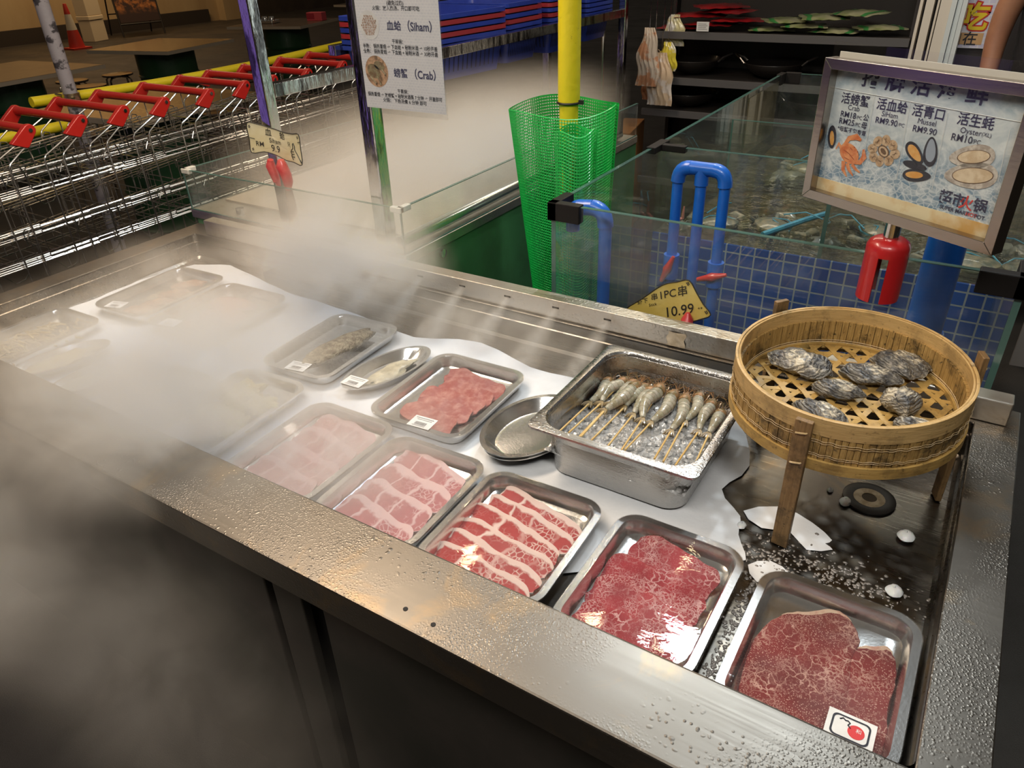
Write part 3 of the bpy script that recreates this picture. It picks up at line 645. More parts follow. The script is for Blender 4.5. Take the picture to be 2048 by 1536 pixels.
def ring(ro, ri, z0, z1, n=96, wob=0.0):
    m = MB(); vs = []; fs = []
    for j in range(n):
        a = 2*PI*j/n; w = 1+wob*math.sin(a*3)
        for (r, z) in ((ro,z0),(ro,z1),((ro+ri)/2,z1+0.0006),(ri,z1),(ri,z0)): vs.append((r*w*math.cos(a), r*w*math.sin(a), z))
    for j in range(n):
        k2 = (j+1) % n
        for q in range(5): fs.append((j*5+q, k2*5+q, k2*5+(q+1) % 5, j*5+(q+1) % 5))
    return m.add(vs, fs)
obj('top_hoop', ring(R0, R0-0.004, -0.026, 0.0).xf(MT), BAM1, st)
obj('inner_hoop', ring(R0-0.0045, R0-0.0075, -0.028, -0.0012).xf(MT), BAM1, st)
def slats(ro, z0, z1, n):      # wall of thin upright splints side by side
    m = MB()
    for j in range(n):
        a0, a1 = 2*PI*(j+0.04)/n, 2*PI*(j+0.96)/n; am = (a0+a1)/2; rr = ro+0.0005*math.sin(j*2.7); ri = rr-0.0035
        P = [(rr*math.cos(a0),rr*math.sin(a0)),((rr+0.0006)*math.cos(am),(rr+0.0006)*math.sin(am)),(rr*math.cos(a1),rr*math.sin(a1)),(ri*math.cos(a1),ri*math.sin(a1)),(ri*math.cos(a0),ri*math.sin(a0))]
        m.prism(P, z0, z1)
    return m
obj('slat_wall', slats(R0-0.0012, -0.079, -0.022, 120).xf(MT), BAM2, st)
obj('inner_slat_wall', slats(R0-0.0075, -0.066, -0.022, 96).xf(MT), BAM2, st)
obj('bottom_hoop', ring(R0+0.0028, R0-0.001, -0.083, -0.066).xf(MT), BAM4, st)
obj('inner_bottom_hoop', ring(R0-0.011, R0-0.015, -0.069, -0.060).xf(MT), BAM4, st)
m = MB()
for z in (-0.0335,-0.0370,-0.0560,-0.0590):
    m.tube([((R0+0.0006+0.0007*math.sin(60*2*PI*j/480))*math.cos(2*PI*j/480),(R0+0.0006+0.0007*math.sin(60*2*PI*j/480))*math.sin(2*PI*j/480),z+0.0005*math.sin(37*2*PI*j/480)) for j in range(480)], 0.00036, 4, closed=True)
    if z > -0.05: m.tube([((R0-0.0118)*math.cos(2*PI*j/160),(R0-0.0118)*math.sin(2*PI*j/160),z-0.022) for j in range(160)], 0.0006, 4, closed=True)
obj('stitching', m.xf(MT), CORD, st)
# open three-way weave floor
FZ = -0.066; RW = R0-0.010
m = MB()
for fam, ang in ((0,0.20),(1,0.20+PI/3),(2,0.20+2*PI/3)):
    ux, uy = math.cos(ang), math.sin(ang)
    for k2 in range(-6,7):
        off = k2*0.0245 + (0.006 if fam == 1 else 0.0); hl = math.sqrt(max(RW*RW-off*off, 0))
        if hl < 0.02: continue
        hw = 0.0042; n = 40
        def fn(u, v, off=off, hl=hl, ux=ux, uy=uy, fam=fam, k2=k2):
            s2 = (u*2-1)*hl; w = (v-0.5)*2*hw+off
            return (ux*s2-uy*w, uy*s2+ux*w, FZ+0.0012*math.sin(s2/0.0245*PI+fam*2.1+k2*PI)+0.0009*fam)
        m.sheet(fn, n, 1, 0.0009)
m.uv = None
obj('woven_floor', m.xf(MT), BAM4, st, sharp=50)
for ang, top in ((-98,-0.004),(21,0.018),(141,0.016)):
    a = math.radians(ang); ca, sa = math.cos(a), math.sin(a)
    rim = MT @ Vector((R0*ca, R0*sa, 0))
    zt_, zb2 = rim.z+top, zf+0.002-SC.z
    r = math.hypot(rim.x, rim.y)+0.0035; w = 0.0115; th = 0.0085
    m = MB().box((-w,-0.001,zb2),(w,th-0.001,zt_)).xf(Matrix.Translation((r*ca,r*sa,0)) @ Matrix.Rotation(a-PI/2, 4, 'Z'))
    lg = obj('leg', m, BAM3, st, bevel=0.001)
    m = MB()
    for dz in (-0.018,-0.066):
        Q = [(-0.007,th-0.0004,zt_+dz+0.002),(-0.0065,th+0.0008,zt_+dz+0.0018),(0,th+0.001,zt_+dz),(0.0065,th+0.0008,zt_+dz-0.0016),(0.007,th-0.0004,zt_+dz-0.002)]
        m.tube(Q, 0.0014, 6)
    m.tube([(-0.004,-0.0068,zt_-0.017),(0.004,-0.0072,zt_-0.0165)], 0.0022, 6)
    obj('rattan_tie', m.xf(Matrix.Translation((r*ca,r*sa,0)) @ Matrix.Rotation(a-PI/2, 4, 'Z')), CORD, lg)

# oysters
t = NT('oyster_shell'); v = t.co()
dn = t.noise(v, 34, 5, 0.65); wv = t.n('TexWave', {'Vector': t.map(v, (1,1,2.2)), 'Scale': 46, 'Distortion': 8, 'Detail': 4, 'Detail Scale': 1.6}, wave_type='BANDS', bands_direction='DIAGONAL')
c = t.mix(t.ramp(t.noise(v, 22, 6, 0.7, 1.0).outputs[0], (0.38,0.0),(0.60,1.0)), (0.035,0.038,0.045), (0.34,0.32,0.27))
c = t.mix(t.ramp(t.noise(t.map(v, (1,1,1), (3,1,2)), 26, 6, 0.7, 0.8).outputs[0], (0.50,0.0),(0.58,0.9)), c, (0.72,0.64,0.48))
c = t.mix(t.ramp(wv.outputs['Fac'], (0.05,0.55),(0.4,0.0)), c, (0.04,0.04,0.045))
t.P(Base_Color=c, Roughness=0.38, Coat_Weight=0.25, Coat_Roughness=0.2, Normal=t.bump(t.math('ADD', wv.outputs['Fac'], dn.outputs[0]), 0.6, 0.004)); OYS = t.m
def oyster(cx, cy, a, b, h, rz, label, seed, tip=0.55):
    rnd = random.Random(seed); ph = [rnd.uniform(0,6.28) for _ in range(8)]; m = MB(); NU, NV = 44, 16
    zf_ = SC.z+FZ+0.003+(cy-SC.y)*math.tan(TILT)
    def prof(th):
        x = math.cos(th); w = 1-tip*max(0,-x)**1.6
        return a*x*(1+0.06*math.sin(3*th+ph[0])+0.04*math.sin(7*th+ph[1])), b*math.sin(th)*w*(1+0.08*math.sin(4*th+ph[2])+0.05*math.sin(9*th+ph[3])), 1
    L = []
    for (k2, zz) in ((0.35,0.06),(0.75,0.10),(0.97,0.30),(1.03,0.40),(1.0,0.46),(0.985,0.44),(0.96,0.55),(0.90,0.60),(0.87,0.68),(0.78,0.74),(0.74,0.81),(0.62,0.86),(0.56,0.91),(0.42,0.95),(0.25,0.99),(0.08,1.0)):
        R = []
        for j in range(NU):
            th = 2*PI*j/NU; x, y, _ = prof(th)
            R.append((x*k2-(1-k2)*a*0.25, y*k2, h*zz+h*0.09*math.sin(5*th+ph[4]+k2*4)*k2+h*0.05*math.sin(11*th+ph[5]+7*k2)*k2))
        L.append(R)
    m.loops(L)
    return tag(obj('oyster', m, OYS, None, (cx,cy,zf_), (rnd.uniform(-0.06,0.06),rnd.uniform(-0.05,0.05),rz), sharp=55), label, 'oyster', 'raw oysters in the bamboo basket')
oyster(-0.318,0.652,0.050,0.031,0.030,-0.15+PI,'big dark grey ridged oyster at the left of the basket',1, 0.2)
oyster(-0.186,0.711,0.042,0.034,0.030,0.1,'broad whitish oyster at the back of the basket against the wall',2, 0.3)
oyster(-0.222,0.664,0.044,0.022,0.026,0.05,'long pale shiny oyster lying in front of the broad back one',3, 0.4)
oyster(-0.255,0.604,0.037,0.018,0.026,0.10,'curved banana-shaped dark oyster in the middle of the basket',4, 0.5)
oyster(-0.262,0.535,0.040,0.022,0.026,-0.25,'white and black oyster close to the front leg of the basket',5, 0.2)
oyster(-0.168,0.608,0.034,0.026,0.034,1.9,'blunt conical grey oyster standing out at the right',6, 0.75)
oyster(-0.143,0.563,0.030,0.016,0.022,0.1,'small flat grey oyster at the right front wall of the basket',7, 0.3)
oyster(-0.200,0.520,0.030,0.015,0.018,0.0,'nearly hidden oyster behind the front wall of the basket',8, 0.3)

# ------------------------------------------------------------------ the misted food on the left
def lump(cx, cy, z0, a, b, h, rz, seed, amp=0.12, fr=5, nu=36, nv=12):
    rnd = random.Random(seed); ph = [rnd.uniform(0,6.28) for _ in range(6)]; L = []
    for i in range(1, nv):
        f = PI*i/nv; rr = math.sin(f); zz = (1-math.cos(f))/2
        R = []
        for j in range(nu):
            th = 2*PI*j/nu; k2 = rr*(1+amp*math.sin(fr*th+ph[0]+3*f)+amp*0.6*math.sin((fr*2+1)*th+ph[1]-5*f))
            R.append((a*k2*math.cos(th), b*k2*math.sin(th), h*zz*(1+amp*0.5*math.sin(3*th+ph[2]))))
        L.append(R)
    m = MB().loops(L); return m.xf(Matrix.Translation((cx,cy,z0)) @ Matrix.Rotation(rz, 4, 'Z'))
fz = zf+0.0075
SEAC = mat('grey_sea_cucumber', (0.26,0.22,0.17), 0.6, col2=(0.42,0.37,0.28), nscale=90, bump=1.0, bscale=200, bdist=0.006)
tag(obj('sea_cucumber', lump(-1.232,0.548,fz,0.032,0.098,0.034,-0.10,3,0.06,7), SEAC), 'grey rough sea cucumber lying along its wrapped tray', 'seafood')
FISHM = mat('pale_fish', (0.60,0.55,0.40), 0.5, col2=(0.36,0.32,0.22), nscale=30, bump=0.5, bscale=90, coat=0.3)
tag(obj('fish_piece', lump(-1.078,0.530,fz,0.022,0.068,0.015,-0.15,5,0.14,4), FISHM), 'pale fish piece with a dark seam in the filmed oval dish', 'seafood')
KNOB = mat('cream_knobbly_food', (0.68,0.56,0.30), 0.6, col2=(0.52,0.40,0.18), nscale=60, bump=0.9, bscale=110, bdist=0.008)
for i,(x,y,a,b,h,lb) in enumerate(((-1.262,0.316,0.036,0.042,0.036,'tallest knobbly cream piece, left one in the front tray'),(-1.205,0.305,0.040,0.030,0.028,'knobbly cream piece at the right of its tray'),(-1.255,0.245,0.045,0.036,0.026,'knobbly cream piece nearest the front rim'),(-1.200,0.235,0.030,0.034,0.022,'small knobbly cream piece in the near right corner of its tray'))):
    tag(obj('dumpling_piece', lump(x,y,fz-0.001,a,b,h,0.3*i,40+i,0.2,5), KNOB), lb, 'food', 'knobbly cream pieces')
PINKFI = mat('pink_fillet', (0.66,0.36,0.30), 0.45, col2=(0.58,0.28,0.24), nscale=18, bump=0.25, bscale=60, coat=0.3)
for i,(x,y,lb) in enumerate(((-1.635,0.60,'smooth pink fillet at the far end of its wrapped tray'),(-1.60,0.545,'smooth pink fillet in the middle of its wrapped tray'),(-1.585,0.49,'smooth pink fillet nearest the barcode label'))):
    tag(obj('fillet', lump(x,y,fz-0.001,0.070,0.034,0.018,0.15,60+i,0.05,3), PINKFI), lb, 'seafood', 'pink fillets')
SHELLF = mat('reddish_shellfish', (0.45,0.22,0.13), 0.45, col2=(0.62,0.40,0.26), nscale=45, bump=0.5, bscale=100, coat=0.4)
for i,(x,y,rz,lb) in enumerate(((-1.835,0.625,0.9,'reddish shellfish at the far end of the wall-side tray'),(-1.815,0.570,0.7,'reddish shellfish second from the far end of the wall-side tray'),(-1.805,0.515,0.8,'reddish shellfish third from the far end of the wall-side tray'),(-1.810,0.465,0.6,'reddish shellfish nearest the label of the wall-side tray'))):
    tag(obj('shellfish', lump(x,y,fz-0.001,0.042,0.022,0.020,rz,80+i,0.10,5), SHELLF), lb, 'seafood', 'reddish shellfish')
YEL = mat('yellowish_strips', (0.58,0.46,0.24), 0.5, col2=(0.42,0.30,0.14), nscale=40, coat=0.3)
rnd = random.Random(8); m = MB()
for _ in range(70):
    x, y = rnd.gauss(-1.895,0.030), rnd.gauss(0.235,0.045); a = rnd.uniform(-0.7,0.9); z = fz+0.002+0.016*math.exp(-((x+1.895)/0.04)**2)*rnd.random()
    q = [(x+math.cos(a)*s2+0.006*math.sin(s2*90+a*5), y+math.sin(a)*s2, z+0.003*math.sin(s2*70+a)) for s2 in (-0.03,-0.015,0,0.015,0.03)]
    m.tube(q, 0.0024, 6)
tag(obj('stringy_food', m, YEL), 'pile of stringy yellowish food in the corner tray', 'food', kind='stuff')
for i,(x,y,lb,mt_) in enumerate(((-1.730,0.222,'chopped yellow seafood mound in the corner oval dish',YEL),(-1.588,0.226,'brownish food mound in the steam-covered oval dish',FISHM))):
    tag(obj('food_mound', lump(x,y,fz-0.001,0.033,0.075,0.020,-0.2,95+i,0.16,6), mt_), lb, 'food')
tag(obj('food_mound', lump(-1.425,0.235,fz,0.05,0.07,0.018,0,99,0.12,6), FISHM), 'pale food mound under film in the steam-lost tray', 'food')
# ------------------------------------------------------------------ live seafood tank (right)
TX0, TX1, TY0, TYM, TY1, TZ = -0.905, -0.050, 0.900, 1.454, 2.715, 1.066
tk = thing('seafood_tank', 'long glass live seafood tank with a blue tiled inner wall behind the counter', 'tank', (0,0,0))
g = 0.010
def pane(name, a, b, parent, edges=()):
    p = obj(name, MB().box(a, b), GLASS, parent, smooth=False)
    for (ea, eb) in edges: obj('glass_edge', MB().box(ea, eb), GEDGE, p, smooth=False)
    return p
pane('front_pane', (TX0+g,TY0,0.42), (TX1-g,TY0+g,TZ), tk, [((TX0+g,TY0,TZ),(TX1-g,TY0+g,TZ+0.0015))])
pane('left_pane', (TX0,TY0,0.42), (TX0+g,TY1,TZ), tk, [((TX0,TY0,TZ),(TX0+g,TY1,TZ+0.0015)), ((TX0-0.0005,TY0-0.0005,0.42),(TX0+g,TY0,TZ))])
pane('right_pane', (TX1-g,TY0,0.42), (TX1,TY1,TZ), tk, [((TX1-g,TY0,TZ),(TX1,TY1,TZ+0.0015)), ((TX1-g,TY0-0.0005,0.42),(TX1+0.0005,TY0,TZ))])
pane('middle_pane', (TX0+g,TYM,0.832), (TX1-g,TYM+g,TZ), tk, [((TX0+g,TYM,TZ),(TX1-g,TYM+g,TZ+0.0015))])
pane('back_pane', (TX0+g,TY1-g,0.80), (TX1-g,TY1,TZ), tk, [((TX0+g,TY1-g,TZ),(TX1-g,TY1,TZ+0.0015))])
pane('low_divider', (TX0+g+0.001,2.085,0.80), (TX1-g-0.001,2.093,1.012), tk, [((TX0+g+0.001,2.085,1.012),(TX1-g-0.001,2.093,1.0135)), ((TX0+g+0.0005,2.084,0.80),(TX0+g+0.006,2.085,1.0135))])
pane('cross_divider', (-0.455,TYM+g,0.80), (-0.447,2.08,1.03), tk, [((-0.456,TYM+g-0.001,0.832),(-0.446,TYM+g+0.002,1.03))])
t = NT('blue_mosaic'); v = t.co()
br = t.n('TexBrick', {'Vector': t.map(v, (1,1,1), rot=(PI/2,0,0)), 'Scale': 1.0, 'Mortar Size': 0.0022, 'Mortar Smooth': 0.12, 'Brick Width': 0.038, 'Row Height': 0.0352, 'Bias': 0.0}, offset=0.0, squash=1.0)
t.set(br.inputs['Color1'], (0.014,0.068,0.30)); t.set(br.inputs['Color2'], (0.020,0.10,0.40)); t.set(br.inputs['Mortar'], (0.32,0.38,0.40))
t.P(Base_Color=br.outputs['Color'], Roughness=0.16, Coat_Weight=0.5, Normal=t.bump(t.math('SUBTRACT', 1.0, br.outputs['Fac']), 0.4, 0.002))
obj('tiled_wall', MB().box((TX0+g,TYM+0.0005,0.30), (TX1-g,TYM+0.009,0.830)), t.m, tk, smooth=False)
TBASE = mat('tank_base_panel', (0.06,0.06,0.055), 0.6)
obj('tank_base', MB().box((TX0,TY0+0.01,0.0), (TX1,TY1,0.30)).box((TX0,TYM+0.010,0.30),(TX1,TY1,0.76)).box((TX0+g,TY0+g,0.30),(TX1-g,TYM,0.42)), mat('blue_tank_floor', (0.02,0.06,0.16), 0.35), tk, smooth=False)
GRAV = mat('tank_gravel', (0.10,0.075,0.032), 0.7, col2=(0.22,0.17,0.085), nscale=38, bump=1.0, bscale=70, bdist=0.02, lo=0.4, hi=0.62)
obj('gravel_bed', MB().grid(lambda u,v: (TX0+g+0.001+(TX1-TX0-2*g-0.002)*u, TYM+0.011+(TY1-TYM-0.022)*v, 0.79+0.012*math.sin(13*u+4)*math.sin(17*v)+0.006*math.sin(47*u+29*v)), 60, 80), GRAV, tk)
t = NT('tank_water'); t.t.nodes.remove(t.p); v = t.co()
b = t.bump(t.noise(t.map(v, (1,1.6,1)), 14, 4, 0.6, 0.6).outputs[0], 0.5, 0.03)
fr = t.n('Fresnel', {0: ior(t, 1.33), 'Normal': b}); gl = t.n('BsdfGlossy', {0: (1,1,1), 'Roughness': 0.04, 'Normal': b}); tr = t.n('BsdfTransparent', {0: (0.62,0.62,0.50)})
t.set(t.out.inputs['Surface'], t.n('MixShader', {0: fr, 1: tr, 2: gl}))
obj('water', MB().grid(lambda u,v: (TX0+g+0.001+(TX1-TX0-2*g-0.002)*u, TYM+g+0.001+(TY1-TYM-2*g-0.002)*v, 0.829), 2, 2), t.m, tk, smooth=False)
BRK = mat('black_bracket', (0.012,0.010,0.009), 0.55, spec=0.2)
def bracket(x, y, sx, sy=1, z=TZ):
    m = MB().box((min(x,x+sx*0.075),min(y,y+sy*0.022)-0.0,z-0.034),(max(x,x+sx*0.075),max(y,y+sy*0.022),z+0.005)).box((min(x,x+sx*0.022),y,z-0.034),(max(x,x+sx*0.022),y+sy*0.080,z+0.005))
    return m
for (x,y,sx,sy) in ((TX0-0.007,TY0-0.007,1,1),(TX1+0.007,TY0-0.007,-1,1),(TX0-0.005,TY1+0.005,1,-1),(TX1+0.005,TY1+0.005,-1,-1)):
    obj('corner_bracket', bracket(x,y,sx,sy), BRK, tk, smooth=False, bevel=0.002)
obj('corner_bracket', MB().box((TX0-0.006,TYM-0.045,TZ-0.012),(TX0+0.020,TYM+0.055,TZ+0.005)).box((TX0+0.0201,TYM-0.004,TZ-0.012),(TX0+0.085,TYM+0.016,TZ+0.005)), BRK, tk, smooth=False, bevel=0.002)
obj('notice_sheet', MB().box((TX0+g+0.002,2.25,0.86),(TX0+g+0.004,2.62,1.05)), thinglass('printed_film', (0.75,0.72,0.62), smudge=0.35, haze=(0.45,0.40,0.28), bscale=20), tk, smooth=False)
# blue pvc pipes
PVC = mat('blue_pvc', (0.010,0.14,0.62), 0.32, coat=0.3, col2=(0.012,0.11,0.5), nscale=9)
def arc(p, c, q, n=6):
    p, c, q = Vector(p), Vector(c), Vector(q); return [p*(1-s)**2 + c*2*s*(1-s) + q*s*s for s in [i/n for i in range(n+1)]]
pp = thing('pvc_pipe_stand', 'blue pvc pipe trident with two red valves in the tank front', 'pipe', (-0.687,1.2,0.42))
xs = (-0.055,0.0,0.055); zt2 = 1.107-0.42-0.016
for i, x in enumerate(xs): obj('pipe', MB().tube([(x,0,0.0),(x,0,zt2-(0.03 if i != 1 else 0.012))], 0.0125, 16), PVC, pp)
m = MB().tube([(-0.03,0,zt2),(0.03,0,zt2)], 0.0155, 16).tube([(0,0,zt2-0.036),(0,0,zt2)], 0.0158, 16)
for s in (-1,1): m.tube(arc((s*0.026,0,zt2),(s*0.055,0,zt2),(s*0.055,0,zt2-0.034)), 0.0162, 16)
obj('pipe_fitting', m, PVC, pp)
for x, a in ((-0.055,1.2),(0.055,0.35)):
    m = MB().tube([(x,0,0.40),(x,0,0.46)], 0.019, 14); vb = obj('valve', m, PVC, pp)
    c = Vector((x,-0.022,0.43)); d = Vector((math.cos(a),0,math.sin(a)))
    obj('valve_handle', MB().tube([c-d*0.036, c-d*0.012, c, c+d*0.012, c+d*0.036], [0.005,0.008,0.011,0.008,0.004], 10), RED, vb)
pe = thing('pvc_pipe_elbow', 'blue pvc elbow pipe at the front left corner of the tank', 'pipe', (-0.825,0.955,0.42))
obj('pipe', MB().tube([(0.02,0,0.0),(0.02,0,0.60)], 0.0140, 16), PVC, pe)
m = MB().tube(arc((-0.012,0,0.632),(0.02,0,0.632),(0.02,0,0.595)), 0.0172, 16).tube([(-0.045,0,0.628),(-0.010,0,0.632)], 0.0168, 16).tube(arc((-0.042,0,0.628),(-0.058,0,0.626),(-0.058,0,0.60)), 0.017, 16).tube([(-0.058,0,0.605),(-0.058,0,0.575)], 0.0150, 16)
obj('pipe_fitting', m, PVC, pe)
pb = thing('drain_standpipe', 'thick blue pvc standpipe in the tank behind the sign', 'pipe', (-0.177,1.12,0.42))
obj('pipe', MB().tube([(0,0,0.0),(0,0,0.70)], 0.034, 24), PVC, pb)
obj('pipe_collar', MB().tube([(0,0,0.30),(0,0,0.425),(0,0,0.43)], [0.040,0.040,0.037], 24), PVC, pb)
# things lying in the water
CRABM = mat('dark_crab_shell', (0.09,0.10,0.07), 0.35, col2=(0.24,0.20,0.12), nscale=50, bump=0.4, bscale=120, coat=0.5)
STRING = mat('cyan_raffia', (0.06,0.30,0.40), 0.5, col2=(0.04,0.2,0.3), nscale=60)
def crab(x, y, z, rz, label, sc=1.0):
    T = thing('live_crab', label, 'crab', (x,y,z), rz, 'tied crabs in the tank'); rnd = random.Random(int(abs(x*1000)))
    L = []
    for (k, zz) in ((0.3,0.0),(0.8,0.006),(1.0,0.018),(0.9,0.028),(0.6,0.034),(0.2,0.037)):
        L.append([(0.060*sc*k*math.cos(th)*(1+0.06*math.sin(2*th)), 0.042*sc*k*math.sin(th), zz*sc) for th in [2*PI*j/32 for j in range(32)]])
    obj('shell', MB().loops(L), CRABM, T)
    for s in (-1,1):
        m = MB().tube([(s*0.045*sc,0.028*sc,0.014*sc),(s*0.078*sc,0.048*sc,0.018*sc),(s*0.060*sc,0.075*sc,0.018*sc),(s*0.028*sc,0.080*sc,0.015*sc)], [0.010*sc,0.012*sc,0.016*sc,0.004*sc], 10)
        m.tube([(s*0.06*sc,0.070*sc,0.018*sc),(s*0.030*sc,0.066*sc,0.018*sc)], [0.008*sc,0.002*sc], 8)
        obj('claw', m, CRABM, T)
        for q in range(4):
            y0 = (0.012-0.014*q)*sc
            obj('leg', MB().tube([(s*0.05*sc,y0,0.014*sc),(s*0.082*sc,y0-0.010*sc*q*0.5,0.022*sc),(s*0.10*sc,y0-0.02*sc-0.006*sc*q,0.004*sc)], [0.006*sc,0.005*sc,0.0015*sc], 7), CRABM, T)
    m = MB().tube([(-0.05*sc,0.02*sc,0.026*sc),(0,0.0,0.0395*sc),(0.05*sc,0.02*sc,0.026*sc),(0.02*sc,0.045*sc,0.03*sc),(-0.02*sc,0.045*sc,0.03*sc)], 0.002, 5, closed=True)
    m.tube([(-0.03*sc,0.04*sc,0.04*sc),(0.02*sc,0.07*sc,0.06*sc),(0.05*sc,0.10*sc,0.05*sc)], 0.002, 5)
    obj('tie_string', m, STRING, T)
crab(-0.76,1.62,0.803,0.5,'dark crab in the tank behind the blue pipe trident, cyan tie')
crab(-0.62,1.66,0.800,-0.9,'dark crab with a long cyan straw of string, left half of the tank',1.15)
crab(-0.36,1.75,0.800,1.9,'tied crab in the tank just right of the glass cross divider')
crab(-0.13,1.60,0.803,-0.4,'large dark crab in the tank under the lower right sign corner',1.3)
crab(-0.16,1.92,0.800,2.6,'tied crab far right in the tank by the side pane')
crab(-0.66,2.30,0.800,0.3,'crab lying in the far tank section behind the low divider',1.2)
crab(-0.50,2.42,0.800,1.3,'crab in the far tank section beside the first one',1.1)
tag(obj('string_straw', MB().tube([(-0.62,1.56,0.834),(-0.54,1.70,0.846),(-0.50,1.765,0.85)], 0.008, 8), STRING), 'thick cyan raffia strand floating across the tank water', 'string')
STONE = mat('mossy_mussels', (0.055,0.06,0.045), 0.4, col2=(0.16,0.15,0.10), nscale=28, bump=0.5, bscale=60, coat=0.4)
for i,(x,y,a,b,lb) in enumerate(((-0.46,1.60,0.05,0.035,'dark mussel clump at the foot of the cross divider'),(-0.27,1.56,0.045,0.03,'dark mussel clump behind the red clamp'),(-0.08,1.75,0.05,0.04,'dark mussel clump at the right tank wall'),(-0.72,2.18,0.09,0.05,'dark mussel clump against the low divider'),(-0.84,1.55,0.045,0.03,'brown mussel clump in the left corner of the water'))):
    tag(obj('mussel_clump', lump(x,y,0.788,a,b,0.05,0.4*i,200+i,0.2,5), STONE), lb, 'mussels', 'mussel clumps')
WORMM = mat('pink_shrimp', (0.55,0.20,0.15), 0.4, coat=0.3)
tag(obj('prawn', MB().tube([(-0.865,1.51,0.832),(-0.858,1.53,0.845),(-0.842,1.54,0.852),(-0.842,1.545,0.885)], [0.004,0.006,0.005,0.002], 8), WORMM), 'small pink prawn at the left wall of the tank', 'prawn')

# ------------------------------------------------------------------ menu sign on its red clamp
sg = thing('menu_sign', 'steel framed seafood price sign on a red clamp over the tank glass', 'sign', (-0.257,0.891,1.129), math.atan2(-0.166,0.302))
FRAMEM = mat('sign_frame_steel', (0.42,0.37,0.33), 0.24, 1.0, bump=0.08, bscale=6, stretch=(1,1,8))
fx0, fx1, fz1 = -0.182, 0.172, 0.233; fw = 0.0165
def bar(p, q, d0=-0.013, d1=0.013):   # mitred frame bar in the xz plane
    (ax,az),(bx,bz),(cx2,cz),(dx,dz) = p+q
    return MB().loops([[(x,d0,z) for x,z in ((ax,az),(bx,bz),(cx2,cz),(dx,dz))], [(x,d1,z) for x,z in ((ax,az),(bx,bz),(cx2,cz),(dx,dz))]])
O = [(fx0,0),(fx1,0),(fx1,fz1),(fx0,fz1)]; I = [(fx0+fw,fw),(fx1-fw,fw),(fx1-fw,fz1-fw),(fx0+fw,fz1-fw)]
for k2 in range(4):
    n = (k2+1) % 4; obj('frame_bar', bar((O[k2],O[n]),(I[n],I[k2])), FRAMEM, sg, smooth=False, bevel=0.0008)
t = NT('sea_print'); v = t.co()
n1 = t.noise(t.map(v, (1,1,1.5)), 26, 8, 0.68, 1.1).outputs[0]; z = t.lin(v, 2)
foam = t.ramp(t.vor(t.map(v, (1,1,1.3)), 95, 'DISTANCE_TO_EDGE').outputs['Distance'], (0.02,1.0),(0.10,0.0))
base = t.mix(t.ramp(z, (0.10,0.0),(0.145,1.0)), (0.13,0.24,0.36), (0.50,0.58,0.63))
base = t.mix(t.ramp(z, (0.185,0.0),(0.195,0.6)), base, (0.30,0.42,0.52))
c = t.mix(t.ramp(n1, (0.40,0.0),(0.66,1.0)), base, (0.70,0.76,0.78))
c = t.mix(t.math('MULTIPLY', foam, t.ramp(z, (0.07,0.55),(0.12,0.1))), c, (0.75,0.80,0.82))
t.P(Base_Color=c, Roughness=0.35)
bd = obj('print_panel', MB().box((fx0+fw-0.004,0.004,fw-0.004),(fx1-fw+0.004,0.006,fz1-fw+0.004)), t.m, sg, smooth=False)
CREAM = mat('yellowed_backing', (0.80,0.70,0.46), 0.5, col2=(0.62,0.36,0.10), nscale=14, lo=0.46, hi=0.66)
obj('backing_board', MB().box((fx0+fw-0.004,0.0065,fw-0.004),(fx1-fw+0.004,0.0085,fz1+0.009)), mat('white_backing', (0.66,0.63,0.55), 0.5), sg, smooth=False)
obj('yellowed_strip', MB().box((fx0+fw-0.003,0.0028,fw-0.003),(fx1-fw+0.003,0.0038,0.0365)).box((0.1475,0.0028,0.0365),(fx1-fw+0.003,0.0038,0.20)), CREAM, sg, smooth=False)
obj('acrylic_sheet', MB().box((fx0+0.004,-0.0010,0.012),(fx1-0.004,0.0016,0.257)), thinglass('acrylic', (0.98,0.98,0.97), refl=0.45, smudge=0.015, haze=(0.55,0.50,0.46)), sg, smooth=False)
obj('pole', MB().tube([(-0.0067,0.0123,-0.040),(-0.0067,0.0123,0.001)], 0.0125, 18), CHROME, sg)
CLAMPR = mat('red_painted_clamp', (0.48,0.012,0.014), 0.38, col2=(0.40,0.010,0.012), nscale=9, coat=0.5, bump=0.1, bscale=90)
m = MB(); n = 48; RO, RI, zt3, zb3, zs = 0.0345, 0.030, -0.034, -0.142, -0.062
cz = Matrix.Rotation(-math.atan2(-0.166,0.302), 3, 'Z')
prof_top = [(0.012,zt3),(0.024,zt3-0.002),(0.031,zt3-0.007),(RO,zt3-0.014),(RO,zs)]
m.lathe(prof_top, n)
for a0, a1 in ((10,76),(104,170),(190,256),(284,350)):     # two hanging jaws, the slot between them straddles the glass
    na = 12; vs = []; fs = []
    for i in range(na+1):
        a = math.radians(a0+(a1-a0)*i/na)
        for (r, z) in ((RO,zs),(RO,zb3),(RI,zb3),(RI,zs)): vs.append((r*math.cos(a), r*math.sin(a), z))
    for i in range(na):
        for q in range(4): fs.append((i*4+q, (i+1)*4+q, (i+1)*4+(q+1) % 4, i*4+(q+1) % 4))
    fs += [(0,1,2,3), tuple(na*4+q for q in (3,2,1,0))]
    m.add(vs, fs)
m.v = [tuple(cz @ Vector(q)) for q in m.v]
obj('clamp', m, CLAMPR, sg, loc=(-0.0067,0.0123,0.004))
